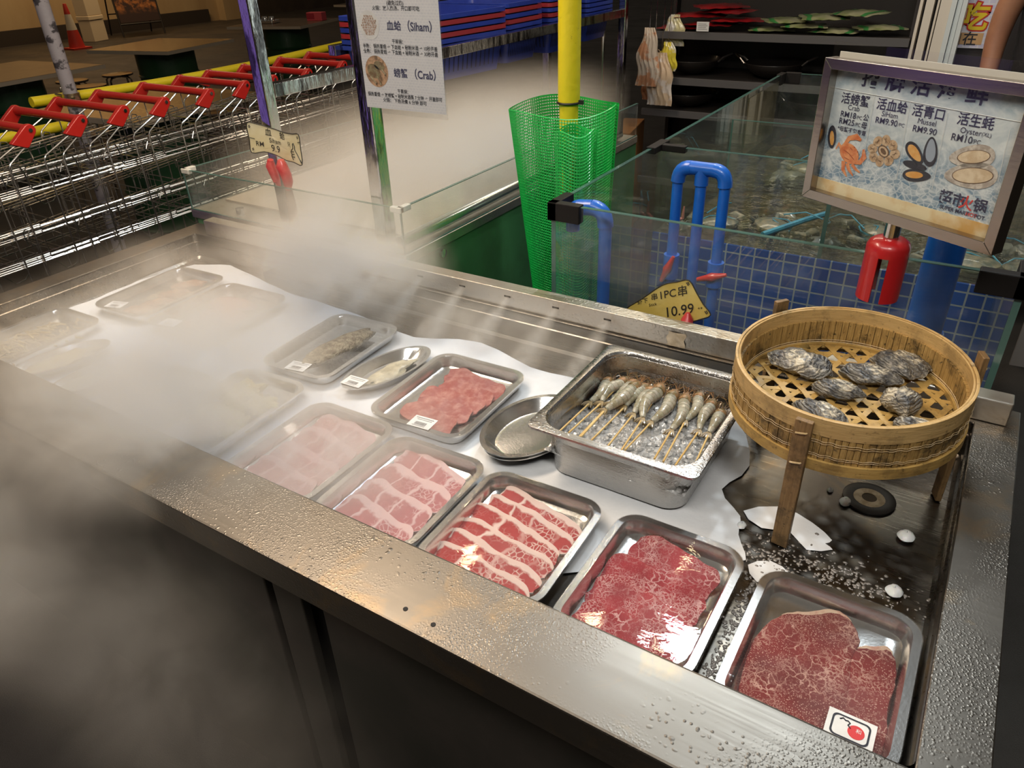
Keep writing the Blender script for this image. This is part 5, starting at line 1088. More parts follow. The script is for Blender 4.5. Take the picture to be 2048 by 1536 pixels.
# ------------------------------------------------------------------ nested shopping trolleys
def trolley():
    T = thing('shopping_trolley', '', 'shopping trolley', (0,0,0), 0, 'nested trolleys along the yellow rail')
    obj('handle', MB().tube([(-0.226,0,1.0),(-0.2,0,1.001),(0,0,1.002),(0.2,0,1.001),(0.226,0,1.0)], [0.019,0.0165,0.0155,0.0165,0.019], 14), RED, T)
    for s in (-1,1):
        P = [(0.0215*math.cos(a),1.0+0.0215*math.sin(a)) for a in [math.radians(d) for d in (-35,0,35,70,105,130)]]+[(-0.080,0.966),(-0.072,0.960),(-0.030,0.942),(-0.022,0.944)]
        x0, x1 = (0.220,0.243) if s > 0 else (-0.243,-0.220)
        c = obj('end_cap', MB().loops([[(x0,y,z) for y,z in P],[(x1,y,z) for y,z in P]]), RED, T, bevel=0.003)
        obj('bolt', MB().tube([(s*0.2425,0,1.0),(s*0.2465,0,1.0)], 0.007, 12), CHROME, c)
    r = 0.0027
    for s in (-1,1):
        m = MB(); x = s*0.236
        m.tube([(x,-0.055,0.963),(x,-0.172,0.908),(x,-0.182,0.895),(x,-0.180,0.20)], r*1.25, 6)
        m.tube([(x,-0.030,0.950),(x,-0.104,0.902),(x,-0.112,0.890),(x,-0.110,0.20)], r*1.25, 6)
        m.tube([(x*0.985,-0.022,0.952),(x*0.985,-0.020,0.862),(x*0.985,-0.014,0.855),(x*0.985,0.075,0.853)], r, 5)
        m.tube([(x,-0.180,0.22),(x,-0.60,0.20),(x*0.8,-0.64,0.20)], r*1.6, 6)
        obj('upright_wires', m, WIRE, T)
    def basket(zb, zt, yb, yf, nm, hoops=True):
        m = MB(); wb, wf = 0.232, 0.185
        def side(s, z, y): 
            k2 = (yb-y)/(yb-yf); return (s*(wb+(wf-wb)*k2), y, z)
        for q, z in enumerate((zb, zb+0.016, zt-0.022, zt)):
            dz = 0.018*(1-i/3) if (i := q) is not None else 0
            m.tube([side(-1,z+0.02,yb),side(-1,z,yf),side(1,z,yf),side(1,z+0.02,yb)], r*(1.2 if q in (0,3) else 0.8), 5)
            if q == 3: m.tube([side(-1,z+0.012,yb),side(-1,z-0.012,yf+0.02)], r*0.8, 5); m.tube([side(1,z+0.012,yb),side(1,z-0.012,yf+0.02)], r*0.8, 5)
        for i in (0,2,4):
            y = yb+(yf-yb)*i/4
            for s in (-1,1): m.tube([side(s,zt+0.02*(1-i/4),y),side(s,zb+0.02*(1-i/4),y)], r*0.8, 5)
        for i in (1,4,7):
            x = -0.18+0.36*i/8; m.tube([(x,yb,zb+0.02),(x*0.82,yf,zb),(x*0.82,yf,zt)], r*0.8, 5)
        for i in (1,3):
            y = yb+(yf-yb)*i/4; a, b = side(-1,zb+0.02*(1-i/4),y), side(1,zb+0.02*(1-i/4),y); m.tube([a,(0,y,a[2]-0.012),b], r*0.8, 5)
        for s in (-1,1):
            x = s*0.234
            if hoops:
                m.tube([(x,-0.115,zt-0.03),(x,-0.112,zt+0.015),(x,-0.098,zt+0.036),(x,-0.078,zt+0.03),(x,-0.068,zt),(x,-0.066,zt-0.05)], r, 6)
            m.tube([(x,-0.180,zb-0.012),(x,-0.20,zb-0.03),(x,-0.235,zb-0.034),(x,-0.27,zb+0.01)], r*0.8, 5)
            m.tube([(x,-0.14,zt-0.02),(x,-0.125,zt+0.008),(x,-0.135,zt+0.018),(x,-0.148,zt+0.01),(x,-0.145,zt-0.045)], r*0.8, 5)
        obj(nm, m, WIRE, T)
    basket(0.775, 0.858, -0.06, -0.52, 'upper_basket'); basket(0.520, 0.650, -0.08, -0.56, 'lower_basket', False)
    obj('base_frame', MB().tube([(-0.236,-0.145,0.20),(0.236,-0.145,0.20)], 0.009, 8).tube([(-0.19,-0.62,0.20),(0.19,-0.62,0.20)], 0.009, 8), WIRE, T)
    for (x,y) in ((-0.23,-0.145),(0.23,-0.145),(-0.18,-0.60),(0.18,-0.60)):
        w = obj('wheel', MB().tube([(x-0.012,y,0.05),(x+0.012,y,0.05)], 0.05, 18), BLACKP, T); obj('fork', MB().tube([(x,y,0.05),(x,y,0.20)], 0.008, 6), WIRE, w)
    return T
t0 = trolley()
ys = [0.99,1.18,1.37,1.56,1.775,1.99,2.16,2.37,2.64,2.86,3.05]
tl = ['nearest to the chilled counter, at the left edge','whose right red cap sits beside the lower pipe clamp','third along the row, in front of the pipe','fourth along the row, over the glossy table corner','fifth along the row, left of the purple-lit post','sixth along the row, cap touching the purple-lit post','seventh along the row, handle just behind the purple-lit post','eighth along, right of that post','ninth along the row, in the mist behind the steel rail','tenth along the row, faint in the mist','last of the row, fading in mist']
for i, y in enumerate(ys):
    o = t0 if i == 0 else dup(t0, (-3.36,y,0)); o.location = (-3.36+(0.012 if i % 3 == 1 else -0.006),y,0); o['label'] = 'wire trolley with red handle, ' + tl[i]
# scaffold pipe, clamps and padded rails
PIPEM = mat('grey_scaffold_pipe', (0.36,0.34,0.36), 0.5, col2=(0.06,0.055,0.06), nscale=26, lo=0.54, hi=0.60, stretch=(0.7,0.7,1), bump=0.4, bscale=60)
sp_ = thing('scaffold_pipe', 'mottled grey scaffold pipe standing among the trolleys', 'pipe', (-3.72,1.50,0))
obj('pipe', MB().tube([(0,0,0),(0,0,2.5)], 0.030, 18), PIPEM, sp_)
BRASS = mat('galvanised_clamp', (0.45,0.38,0.24), 0.35, 1.0)
for z in (0.985,0.872):
    c = obj('pipe_clamp', MB().tube([(0,0,z-0.022),(0,0,z+0.022)], 0.037, 18).tube([(0.037,-0.02,z+0.005),(0.072,-0.02,z+0.005)], 0.007, 8).tube([(-0.036,-0.02,z+0.012),(-0.07,-0.03,z+0.016)], 0.006, 8), BRASS, sp_)
    obj('bolt', MB().tube([(0.066,-0.02,z+0.005),(0.080,-0.02,z+0.005)], 0.012, 6), BRASS, c)
rl = thing('padded_rail', 'long yellow foam rail behind the trolley handles', 'rail', (0,0,0))
obj('foam_tube', MB().tube([(-3.80,1.36+0.3*i,0.985-0.018*math.sin(i*0.55)) for i in range(11)], 0.022, 16), YEL2, rl)
rl = thing('padded_rail', 'lower yellow foam rail at the left edge below the first red handles', 'rail', (0,0,0))
obj('foam_tube', MB().tube([(-3.78,0.7+0.2*i,0.868) for i in range(5)], 0.023, 16), YEL2, rl)

# ------------------------------------------------------------------ drum tables, stools and things of the dining court
TOPM = mat('brown_table_top', (0.17,0.115,0.065), 0.32, col2=(0.12,0.08,0.045), nscale=5, coat=0.3)
TRIM = mat('pale_table_edging', (0.50,0.42,0.32), 0.4)
DRUMM = mat('dark_green_drum', (0.022,0.075,0.030), 0.35, coat=0.3)
def drum_table(x, y, rz, w, d, label, mt=None):
    T = thing('drum_table', label, 'table', (x,y,0), rz, 'drum tables of the dining court')
    obj('table_top', MB().box((-w/2+0.006,-d/2+0.006,0.722),(w/2-0.006,d/2-0.006,0.750)), mt or TOPM, T, smooth=False)
    m = MB()
    for a, b in (((-w/2,-d/2,0.720),(w/2,-d/2+0.006,0.748)),((-w/2,d/2-0.006,0.720),(w/2,d/2,0.748)),((-w/2,-d/2+0.006,0.720),(-w/2+0.006,d/2-0.006,0.748)),((w/2-0.006,-d/2+0.006,0.720),(w/2,d/2-0.006,0.748))): m.box(a,b)
    obj('edging', m, TRIM, T, smooth=False)
    pr = [(0.275,0.0),(0.285,0.01),(0.275,0.02),(0.275,0.22),(0.288,0.235),(0.275,0.25),(0.275,0.47),(0.288,0.485),(0.275,0.50),(0.275,0.70),(0.285,0.71),(0.275,0.72)]
    obj('drum', MB().lathe(pr, 40), DRUMM, T); return T
GLOSS = NT('marbled_glossy_top'); _v = GLOSS.co(); GLOSS.P(Base_Color=GLOSS.mix(GLOSS.ramp(GLOSS.noise(_v, 4, 5, 0.6, 2.0).outputs[0], (0.48,0.0),(0.52,1.0),(0.56,0.0)), (0.13,0.09,0.05), (0.42,0.27,0.10)), Roughness=0.12, Coat_Weight=0.4); GLOSS = GLOSS.m
drum_table(-4.60,2.45,0.05,0.95,0.95,'glossy drum table right behind the trolley row beside the scaffold pipe',GLOSS)
drum_table(-6.95,2.75,0.12,1.05,1.10,'brown drum table at the left edge beyond the scaffold pipe')
drum_table(-7.25,4.45,0.22,0.95,0.95,'brown marbled drum table with pale edge in front of the menu easel',GLOSS)
drum_table(-7.70,6.45,0.30,0.95,0.95,'drum table with the pink box, right of the purple-lit post')
drum_table(-8.6,9.2,0.1,0.95,0.95,'dim drum table farthest away behind the blue crates')
PINKB = mat('pink_box_card', (0.72,0.10,0.12), 0.5)
def tissue(x, y, z, rz, label):
    T = thing('tissue_box', label, 'box', (x,y,z), rz, 'pink boxes on the tables')
    obj('box_body', MB().box((-0.10,-0.06,0),(0.10,0.06,0.09)), PINKB, T, smooth=False, bevel=0.004)
    obj('box_band', MB().box((-0.101,-0.061,0.02),(0.0,0.061,0.08)), mat('crimson_band', (0.42,0.03,0.05), 0.5), T, smooth=False)
    return T
tissue(-7.42,6.72,0.7505,0.3,'pink cardboard box on the table right of the purple-lit post'); tissue(-8.55,9.0,0.7505,0.2,'pink cardboard box on the far table above the blue crates')
SP = thing('sauce_caddy', 'silver condiment tray on the table beside the purple-lit post', 'tray', (-7.85,6.30,0.7505), 0.3)
obj('tray_body', tray_mesh(0.16,0.10,0.03,0.03), CHROME, SP)
for i in range(3): obj('jar', MB().lathe([(0.035,0.002),(0.038,0.05),(0.03,0.07),(0.0,0.072)], 16, (-0.09+0.09*i,0,0.003)), CHROME, SP)
STLEG = mat('stool_chrome', (0.62,0.55,0.46), 0.16, 1.0)
def stool():
    T = thing('stool', '', 'stool', (0,0,0), 0, 'chrome stools of the dining court')
    obj('seat', MB().lathe([(0.0,0.435),(0.13,0.437),(0.148,0.442),(0.152,0.450),(0.146,0.458),(0.12,0.461),(0.0,0.460)], 32), mat('stool_seat_steel', (0.13,0.095,0.07), 0.12, 1.0), T)
    for k2 in range(4):
        a = PI/4+k2*PI/2; c, s = math.cos(a), math.sin(a)
        obj('leg', MB().tube([(0.05*c,0.05*s,0.430),(0.11*c,0.11*s,0.428),(0.138*c,0.138*s,0.405),(0.150*c,0.150*s,0.30),(0.185*c,0.185*s,0.0)], 0.0095, 8), STLEG, T)
    obj('leg_ring', MB().tube([(0.155*math.cos(a),0.155*math.sin(a),0.22) for a in [2*PI*i/28 for i in range(28)]], 0.006, 6, closed=True), STLEG, T)
    return T
s0 = stool()
stl = [(-5.55,2.55,'chrome stool below the lower yellow rail by the scaffold pipe'),(-5.25,3.45,'chrome stool beside the glossy table behind the third red handle'),(-8.05,3.90,'chrome stool just right of the scaffold pipe top'),(-7.98,4.35,'chrome stool with pale seat near the traffic cone'),(-7.55,3.78,'chrome stool under the left corner of the marbled table'),(-6.35,4.60,'chrome stool at the right of the marbled table drum'),(-6.45,5.30,'chrome stool left of the purple-lit post'),(-6.75,5.75,'chrome stool just right of the purple-lit post'),(-7.00,7.20,'chrome stool below the pink box'),(-7.20,7.75,'chrome stool right of the pink box table'),(-7.60,8.70,'chrome stool at the far table, left one'),(-7.90,9.9,'chrome stool at the far table, right one'),(-5.95,1.75,'chrome stool at the left edge under the brown table')]
for i, (x, y, lb) in enumerate(stl):
    o = s0 if i == 0 else dup(s0, (x,y,0), 0.4*i); o.location = (x,y,0); o['label'] = lb
# traffic cone, styrofoam boxes, menu easel by the wall
cn = thing('traffic_cone', 'red and white traffic cone by the beige wall', 'cone', (-14.98,8.0,0))
CR = mat('cone_red', (0.50,0.035,0.02), 0.5)
obj('cone_body', MB().lathe([(0.135,0.03),(0.090,0.32)], 28), CR, cn); obj('cone_tip', MB().lathe([(0.052,0.58),(0.030,0.74),(0.026,0.75),(0.0,0.75)], 28), CR, cn)
obj('white_band', MB().lathe([(0.0895,0.321),(0.0525,0.579)], 28), mat('cone_white', (0.66,0.58,0.45), 0.5), cn)
obj('base', MB().box((-0.18,-0.18,0),(0.18,0.18,0.03)), CR, cn, smooth=False)
FOAMB = mat('cream_foam', (0.72,0.60,0.42), 0.7)
for i, (z, lb) in enumerate(((0.0,'lower white foam box standing behind the traffic cone'),(0.462,'middle white foam box of the stack behind the cone'),(0.924,'top white foam box of the stack behind the cone'))):
    T = thing('foam_box', lb, 'box', (-15.9,8.95,z), 0.3, 'stacked foam boxes')
    obj('box_body', MB().box((-0.14,-0.19,0),(0.14,0.19,0.38)), FOAMB, T, smooth=False, bevel=0.01); obj('lid', MB().box((-0.15,-0.20,0.385),(0.15,0.20,0.46)), FOAMB, T, smooth=False, bevel=0.01)
ea = thing('menu_easel', 'black A-frame easel with a dark food poster by the wall', 'sign', (-15.6,9.85,0), PI/2-0.25)
tm = Matrix.Rotation(-0.16, 4, 'X')
t = NT('food_poster_print'); v = t.co(); z = t.lin(v, 2)
fo = t.ramp(t.noise(v, 9, 5, 0.6).outputs[0], (0.42,0.0),(0.62,1.0))
c = t.mix(t.math('MULTIPLY', fo, t.ramp(z, (0.42,0.0),(0.55,1.0))), (0.05,0.03,0.025), (0.42,0.16,0.05))
t.P(Base_Color=c, Roughness=0.4)
obj('poster', MB().box((-0.40,-0.012,0.28),(0.40,0.012,1.55)).xf(tm), t.m, ea, smooth=False)
BLK = mat('black_easel_frame', (0.02,0.016,0.013), 0.5)
m = MB()
for s in (-1,1): m.tube([(s*0.42,0,0.02),(s*0.42,0,1.62)], 0.018, 8)
m.tube([(-0.42,0,0.25),(0.42,0,0.25)], 0.016, 8).tube([(-0.42,0,1.60),(0.42,0,1.60)], 0.016, 8)
obj('front_frame', m.xf(tm), BLK, ea)
m = MB()
for s in (-1,1): m.tube([(s*0.42,0.75,0.02),(s*0.42,0.26,1.60)], 0.016, 8)
for q in (0.25,0.55): m.tube([(-0.42,0.75-0.49*q,0.02+1.58*q),(0.42,0.75-0.49*q,0.02+1.58*q)], 0.012, 8)
obj('rear_frame', m, BLK, ea)

# ------------------------------------------------------------------ shop shelf with packets and woks (right back)
RKM = mat('black_shelf', (0.028,0.023,0.020), 0.55); RKE = mat('grey_shelf_edge', (0.10,0.095,0.095), 0.5)
sh = thing('shop_shelf', 'black shop shelf unit with packets and woks behind the tank', 'shelf', (-1.21,3.60,0))
for z in (0.33,0.705,0.872,1.095,1.60):
    s = obj('shelf_board', MB().box((-0.635,0.02,z-0.012),(0.62,0.45,z)), RKM, sh, smooth=False)
    obj('shelf_edge', MB().box((-0.645,0.0,z-0.030),(0.625,0.019,z+0.004)), RKE, s, smooth=False)
obj('back_panel', MB().box((-0.65,0.46,0.0),(0.65,0.48,2.3)), RKM, sh, smooth=False)
for x in (-0.655,0.635): obj('side_upright', MB().box((x,0.40,0.0),(x+0.02,0.46,2.3)), RKM, sh, smooth=False)
def packet(x, y, z, w, d, h, rz, tilt, mt, label, group, band=None):
    T = thing('food_packet', label, 'packet', (x,y,z), rz, group); T.rotation_euler = (tilt,0,rz)
    rn = random.Random(int(abs(x*7777))+int(z*999))
    ph = rn.uniform(0,6)
    m = MB()
    def f(u,v,s):
        x2 = (u-0.5)*w; y2 = (v-0.5)*d; e2 = (1-abs(2*u-1)**2.5)*(1-abs(2*v-1)**2.5)
        return (x2+0.006*math.sin(9*v+ph), y2+0.005*math.sin(8*u+ph), h*0.5+s*(h*0.5*e2*(1+0.15*math.sin(14*u+ph)*math.sin(11*v)))+0.0014*math.sin(25*u+7*v))
    m.grid(lambda u,v: f(u,v,1), 16, 12); m.grid(lambda u,v: f(u,1-v,-1), 16, 12)
    obj('packet_body', m, mt, T)
    if band:
        for a0, a1 in ((0.10,0.20),(0.80,0.90)):
            m = MB().grid(lambda u,v: tuple(Vector(f(a0+(a1-a0)*u,v,1))+Vector((0,0,0.0012))), 4, 12); obj('printed_band', m, band, T)
    return T
REDPK = mat('red_packet', (0.36,0.015,0.018), 0.28, col2=(0.20,0.008,0.012), nscale=14, coat=0.4)
GRNPK = mat('olive_packet', (0.20,0.23,0.09), 0.3, col2=(0.32,0.31,0.19), nscale=12, coat=0.4); GBAND = mat('green_band', (0.04,0.20,0.05), 0.35, coat=0.3)
zs_ = 1.0955
for i,(x,y,rz,tl_,lb) in enumerate(((-1.70,3.76,0.15,0.0,'red packet at the left end of the top shelf'),(-1.55,3.75,-0.1,0.0,'red packet behind the white shelf card'),(-1.42,3.76,0.2,0.0,'red packet at the right end of the red heap'),(-1.62,3.77,0.3,0.03,'upper red packet of the heap, left one'),(-1.48,3.78,-0.25,0.03,'upper red packet of the heap, right one'),(-1.53,3.80,0.6,0.03,'topmost red packet of the heap'))):
    packet(x,y,zs_+0.0195*i,0.26,0.20,0.022,rz,tl_,REDPK,lb,'red packets on the top shelf')
for i,(x,y,rz,k2,tl_,lb) in enumerate(((-1.24,3.76,0.25,0,0.0,'olive packet beside the red heap'),(-1.08,3.75,0.1,1,0.0,'olive packet in the middle of the green row'),(-0.93,3.75,-0.1,0,0.0,'green banded packet second from the right end'),(-0.74,3.74,0.4,1,0.0,'green banded packet at the right end of the top shelf'),(-1.18,3.78,0.5,2,0.03,'olive packet leaning on the first two'),(-1.00,3.77,0.35,3,0.05,'tilted green banded packet with a pale label'),(-0.84,3.77,-0.5,4,0.05,'green banded packet lying crosswise on top'))):
    packet(x,y,zs_+0.0195*k2,0.22,0.19,0.024,rz,tl_,GRNPK,lb,'green packets on the top shelf',GBAND)
tg = thing('shelf_card', 'white price card stuck to the top shelf in front of the red packets', 'price card', (-1.545,3.594,1.105), 0.0)
obj('card', MB().box((-0.032,0,0),(0.032,0.002,0.044)), WHITEP, tg, smooth=False)
m = MB()
for q in range(4): m.box((-0.024,-0.0006,0.009+0.008*q),(0.024-0.006*(q % 2),0,0.0115+0.008*q))
obj('print', m, mat('grey_ink', (0.3,0.3,0.3), 0.6), tg, smooth=False)
WOKM = mat('black_iron', (0.022,0.018,0.016), 0.33, coat=0.3)
def wok(x, y, z, rz, label, R=0.155):
    T = thing('wok', label, 'wok', (x,y,z), rz, 'black woks on the shelf')
    pr = [(0.0,0.0)]+[(R*math.sin(a),R*0.62*(1-math.cos(a))) for a in [1.35*i/8 for i in range(1,9)]]
    inn = [(r*0.985,zz+0.003) for r,zz in pr[::-1]]; inn[-1] = (0.0,0.003)
    obj('bowl', MB().lathe(pr+inn, 40), WOKM, T)
    zt4 = pr[-1][1]; xr = pr[-1][0]
    for s in (-1,1): obj('handle', MB().tube([(s*xr*0.97,-0.035,zt4-0.005),(s*(xr+0.02),-0.032,zt4+0.018),(s*(xr+0.055),0,zt4+0.034),(s*(xr+0.02),0.032,zt4+0.018),(s*xr*0.97,0.035,zt4-0.005)], 0.006, 8), mat('worn_steel_handle', (0.30,0.27,0.24), 0.3, 1.0) if s < 0 else WOKM, T)
    obj('price_label', MB().box((-0.028,-0.012,0),(0.028,0.012,0.0008)), WHITEP, T, (-0.03,0.05,0.030), (0.55,0,0.1), smooth=False)
    return T
wok(-1.645,3.79,0.873,0.0,'black wok with white sticker at the left of the middle shelf'); wok(-1.212,3.79,0.873,0.0,'black wok with white sticker at the right of the middle shelf')
wok(-1.655,3.78,0.706,0.3,'shiny black wok on the lower shelf at the left'); wok(-0.98,3.79,0.706,0.1,'black wok on the lower shelf behind the tank bracket')
# hanging snack bags left of the shelf
for i,(x,z,w,h,cl_,cl2,lb) in enumerate(((-1.775,0.99,0.12,0.28,(0.70,0.58,0.46),(0.62,0.30,0.16),'pale clear snack bag hanging highest beside the shelf'),(-1.72,0.88,0.14,0.26,(0.66,0.50,0.34),(0.70,0.62,0.55),'cream snack bag bulging over the shelf edge'),(-1.705,0.985,0.10,0.14,(0.72,0.60,0.06),(0.75,0.72,0.62),'yellow and white snack bag under the top shelf end'),(-1.80,0.83,0.12,0.15,(0.45,0.20,0.10),(0.12,0.06,0.40),'orange and purple snack bag low at the left'),(-1.715,1.10,0.11,0.15,(0.66,0.60,0.34),(0.75,0.72,0.65),'cream printed snack bag at the end of the red packets'))):
    m = MB(); rn = random.Random(i); p0_ = rn.uniform(0,6)
    def f(u,v,s): return (x+(u-0.5)*w*(0.45+0.55*min(1,2.2*(1-v)))+0.006*math.sin(11*v+p0_), 3.46+0.047*i+s*0.020*(1-abs(2*u-1)**2)*math.sin(PI*min(1,max(0,1-v)))+0.004*math.sin(30*u+9*v), z+(v-0.5)*h)
    m.grid(lambda u,v: f(u,v,1), 14, 18); m.grid(lambda u,v: f(1-u,v,-1), 14, 18)
    T = tag(obj('snack_bag', m, mat('snack_bag_%s' % 'abcde'[i], cl_, 0.22, col2=cl2, nscale=11, coat=0.5, lo=0.5, hi=0.56)), lb, 'snack bag', 'hanging snack bags')
    obj('hook_string', MB().tube([(x,3.46+0.047*i,z+h*0.49),(x,3.46+0.047*i,1.62)], 0.0015, 5), CHROME, T)
pr_ = thing('hanging_rail', 'thin steel rail the snack bags hang from beside the shelf', 'rail', (0,0,0)); obj('rod', MB().tube([(-2.06,3.515,1.625),(-1.68,3.515,1.625)], 0.006, 8), CHROME, pr_); obj('rod_stand', MB().tube([(-2.06,3.515,0),(-2.06,3.515,1.625)], 0.01, 8), CHROME, pr_)
ob = thing('cardboard_box', 'orange brown cardboard box on the floor left of the shelf', 'box', (-1.95,3.62,0), 0.2)
CARDB = mat('orange_cardboard', (0.55,0.26,0.09), 0.7, col2=(0.48,0.21,0.07), nscale=8)
obj('box_body', MB().box((-0.06,-0.16,0),(0.06,0.22,0.60)), CARDB, ob, smooth=False, bevel=0.004); obj('tape', MB().box((-0.02,-0.162,0.3),(0.02,-0.1605,0.595)), mat('pale_tape', (0.6,0.45,0.25), 0.4), ob, smooth=False)
# sliding door profiles, wall poster
PROF = mat('cream_aluminium', (0.74,0.68,0.58), 0.35, spec=0.6); PROFC = mat('white_aluminium', (0.70,0.76,0.76), 0.3, spec=0.6)
m = MB()
for (a, b, dp) in ((-0.578,-0.566,0.02),(-0.552,-0.520,0.0),(-0.508,-0.500,0.01),(-0.494,-0.452,-0.01)): m.box((a,3.60+dp,0),(b,3.68+dp,2.6))
struct('door_1', m, PROF, smooth=False)
struct('trim_2', MB().box((-0.4515,3.585,0),(-0.432,3.66,2.6)).box((-0.430,3.60,0),(-0.412,3.66,2.6)).box((-0.410,3.59,0),(-0.392,3.66,2.6)), PROFC, smooth=False)
struct('wall_right', MB().box((-0.60,3.70,0),(3.0,3.78,2.8)), mat('dark_shop_wall', (0.035,0.030,0.032), 0.7), smooth=False)
wp = thing('wall_poster', 'white and lilac poster with yellow red character on the shop wall', 'poster', (-0.345,3.690,1.060))
t = NT('lilac_pattern'); v = t.co(); br = t.n('TexBrick', {'Vector': t.map(v, (1,1,1), rot=(PI/2,0,0)), 'Scale': 1.0, 'Mortar Size': 0.003, 'Brick Width': 0.028, 'Row Height': 0.022})
t.set(br.inputs['Color1'], (0.62,0.60,0.78)); t.set(br.inputs['Color2'], (0.68,0.67,0.80)); t.set(br.inputs['Mortar'], (0.76,0.75,0.80)); t.P(Base_Color=br.outputs['Color'], Roughness=0.5)
pn = obj('sheet', MB().box((-0.10,0,0),(0.085,0.003,0.40)), t.m, wp, smooth=False)
m = MB(); txt(m, '吃', (-0.012,-0.002,0.125), (1,0,0), (0,0,1), 0.115, bold=0.075); obj('lettering_outline', m, mat('poster_red', (0.58,0.03,0.02), 0.5), pn, smooth=False)
m = MB(); txt(m, '吃', (-0.012,-0.003,0.125), (1,0,0), (0,0,1), 0.115, bold=0.025); obj('lettering', m, mat('poster_yellow', (0.75,0.55,0.02), 0.5), pn, smooth=False)
m = MB().add([(-0.10,-0.001,0.015),(0.04,-0.001,0.015),(0.04,-0.001,0.062),(-0.10,-0.001,0.062)], [(0,1,2,3)]); obj('lettering_ground', m, mat('poster_tan', (0.62,0.38,0.18), 0.5), pn, smooth=False)
m = MB(); txt(m, '自在', (-0.035,-0.002,0.038), (1,0,0), (0,0,1), 0.058, bold=0.012); obj('lettering', m, INK, pn, smooth=False)

# ------------------------------------------------------------------ person standing at the shop front (arm and black shirt in view)
SKIN = mat('skin', (0.42,0.20,0.11), 0.5, col2=(0.36,0.16,0.09), nscale=10, sss=0.15)
pn_ = thing('person', 'person in a black shirt standing at the top right edge, bare forearm hanging', 'person', (-0.02,3.36,0))
def skinbody(V, E, root, name, mt, parent, sub=2):
    me = bpy.data.meshes.new(name); me.from_pydata([v[0] for v in V], E, []); o = bpy.data.objects.new(name, me); C.objects.link(o); o.parent = parent
    md = o.modifiers.new('skin', 'SKIN'); md.use_smooth_shade = True
    for i, v in enumerate(V):
        sv = me.skin_vertices[0].data[i]; sv.radius = v[1] if isinstance(v[1], tuple) else (v[1], v[1]); sv.use_root = (i == root)
    s = o.modifiers.new('sub', 'SUBSURF'); s.levels = sub; s.render_levels = sub
    me.materials.append(mt); return o
V = [((0,0,0.95),(0.15,0.11)),((0,0,1.12),(0.14,0.10)),((0,0,1.30),(0.16,0.11)),((0,0,1.40),(0.12,0.085)),((0,0,1.48),0.055),((0,-0.01,1.55),0.062),((0,-0.015,1.64),(0.075,0.09)),((0,-0.01,1.72),(0.06,0.075)),
     ((-0.165,0,1.40),0.060),((-0.215,0.0,1.24),0.050),((-0.225,-0.01,1.13),0.043),((-0.218,-0.06,0.93),0.030),((-0.212,-0.075,0.87),(0.022,0.036)),
     ((0.165,0,1.40),0.060),((0.215,0.01,1.24),0.050),((0.225,0.0,1.13),0.043),((0.218,-0.05,0.93),0.030),((0.212,-0.065,0.87),(0.022,0.036)),
     ((-0.09,0,0.86),0.085),((-0.10,-0.005,0.50),0.058),((-0.10,0.01,0.10),0.040),((-0.105,-0.12,0.035),0.032),((0.09,0,0.86),0.085),((0.10,-0.005,0.50),0.058),((0.10,0.01,0.10),0.040),((0.105,-0.12,0.035),0.032)]
E_ = [(0,1),(1,2),(2,3),(3,4),(4,5),(5,6),(6,7),(3,8),(8,9),(9,10),(10,11),(11,12),(3,13),(13,14),(14,15),(15,16),(16,17),(0,18),(18,19),(19,20),(20,21),(0,22),(22,23),(23,24),(24,25)]
for s, pi_ in ((-1,12),(1,17)):
    b0 = V[pi_][0]
    for q,(dy,ln) in enumerate(((-0.028,0.075),(-0.010,0.082),(0.010,0.076),(0.026,0.062))):
        i = len(V); V += [((b0[0]+0.004*s,b0[1]+dy,b0[2]-0.045),0.0105),((b0[0]-0.004*s,b0[1]+dy-0.006,b0[2]-0.045-ln*0.55),0.0092),((b0[0]-0.016*s,b0[1]+dy-0.010,b0[2]-0.045-ln),0.0075)]; E_ += [(pi_,i),(i,i+1),(i+1,i+2)]
    i = len(V); V += [((b0[0]-0.012*s,b0[1]-0.042,b0[2]-0.020),0.011),((b0[0]-0.020*s,b0[1]-0.056,b0[2]-0.055),0.0085)]; E_ += [(pi_,i),(i,i+1)]
skinbody(V, E_, 0, 'body', SKIN, pn_)
SHIRT = mat('black_shirt', (0.015,0.014,0.016), 0.75, bump=0.4, bscale=30, bdist=0.01)
skinbody([((0,0,0.88),(0.175,0.135)),((0,0,1.10),(0.165,0.125)),((0,0,1.30),(0.185,0.135)),((0,0,1.42),(0.13,0.10)),((-0.17,0,1.41),0.080),((-0.212,0,1.285),0.075),((0.17,0,1.41),0.080),((0.212,0,1.285),0.075)], [(0,1),(1,2),(2,3),(3,4),(4,5),(3,6),(6,7)], 0, 'shirt', SHIRT, pn_)
skinbody([((0,0,0.92),(0.165,0.125)),((-0.095,0,0.82),0.105),((-0.10,0,0.48),0.078),((-0.10,0.01,0.10),0.062),((0.095,0,0.82),0.105),((0.10,0,0.48),0.078),((0.10,0.01,0.10),0.062)], [(0,1),(1,2),(2,3),(0,4),(4,5),(5,6)], 0, 'trousers', mat('dark_trousers', (0.02,0.02,0.025), 0.8), pn_)
HAIRM = mat('black_hair', (0.012,0.010,0.009), 0.45)
obj('hair', MB().lathe([(0.0,0.135),(0.05,0.128),(0.085,0.10),(0.102,0.05),(0.100,0.0),(0.085,-0.03),(0.08,0.0),(0.07,0.05),(0.0,0.10)], 24, (0,0.018,1.66), 0.88, 1.0), HAIRM, pn_)
m = MB()
for s in (-1,1): m.lathe([(0.0,-0.010),(0.011,-0.004),(0.011,0.004),(0.0,0.010)], 10, (s*0.032,-0.105,1.655))
obj('eyes', m, mat('eye_white', (0.5,0.48,0.45), 0.2), pn_)
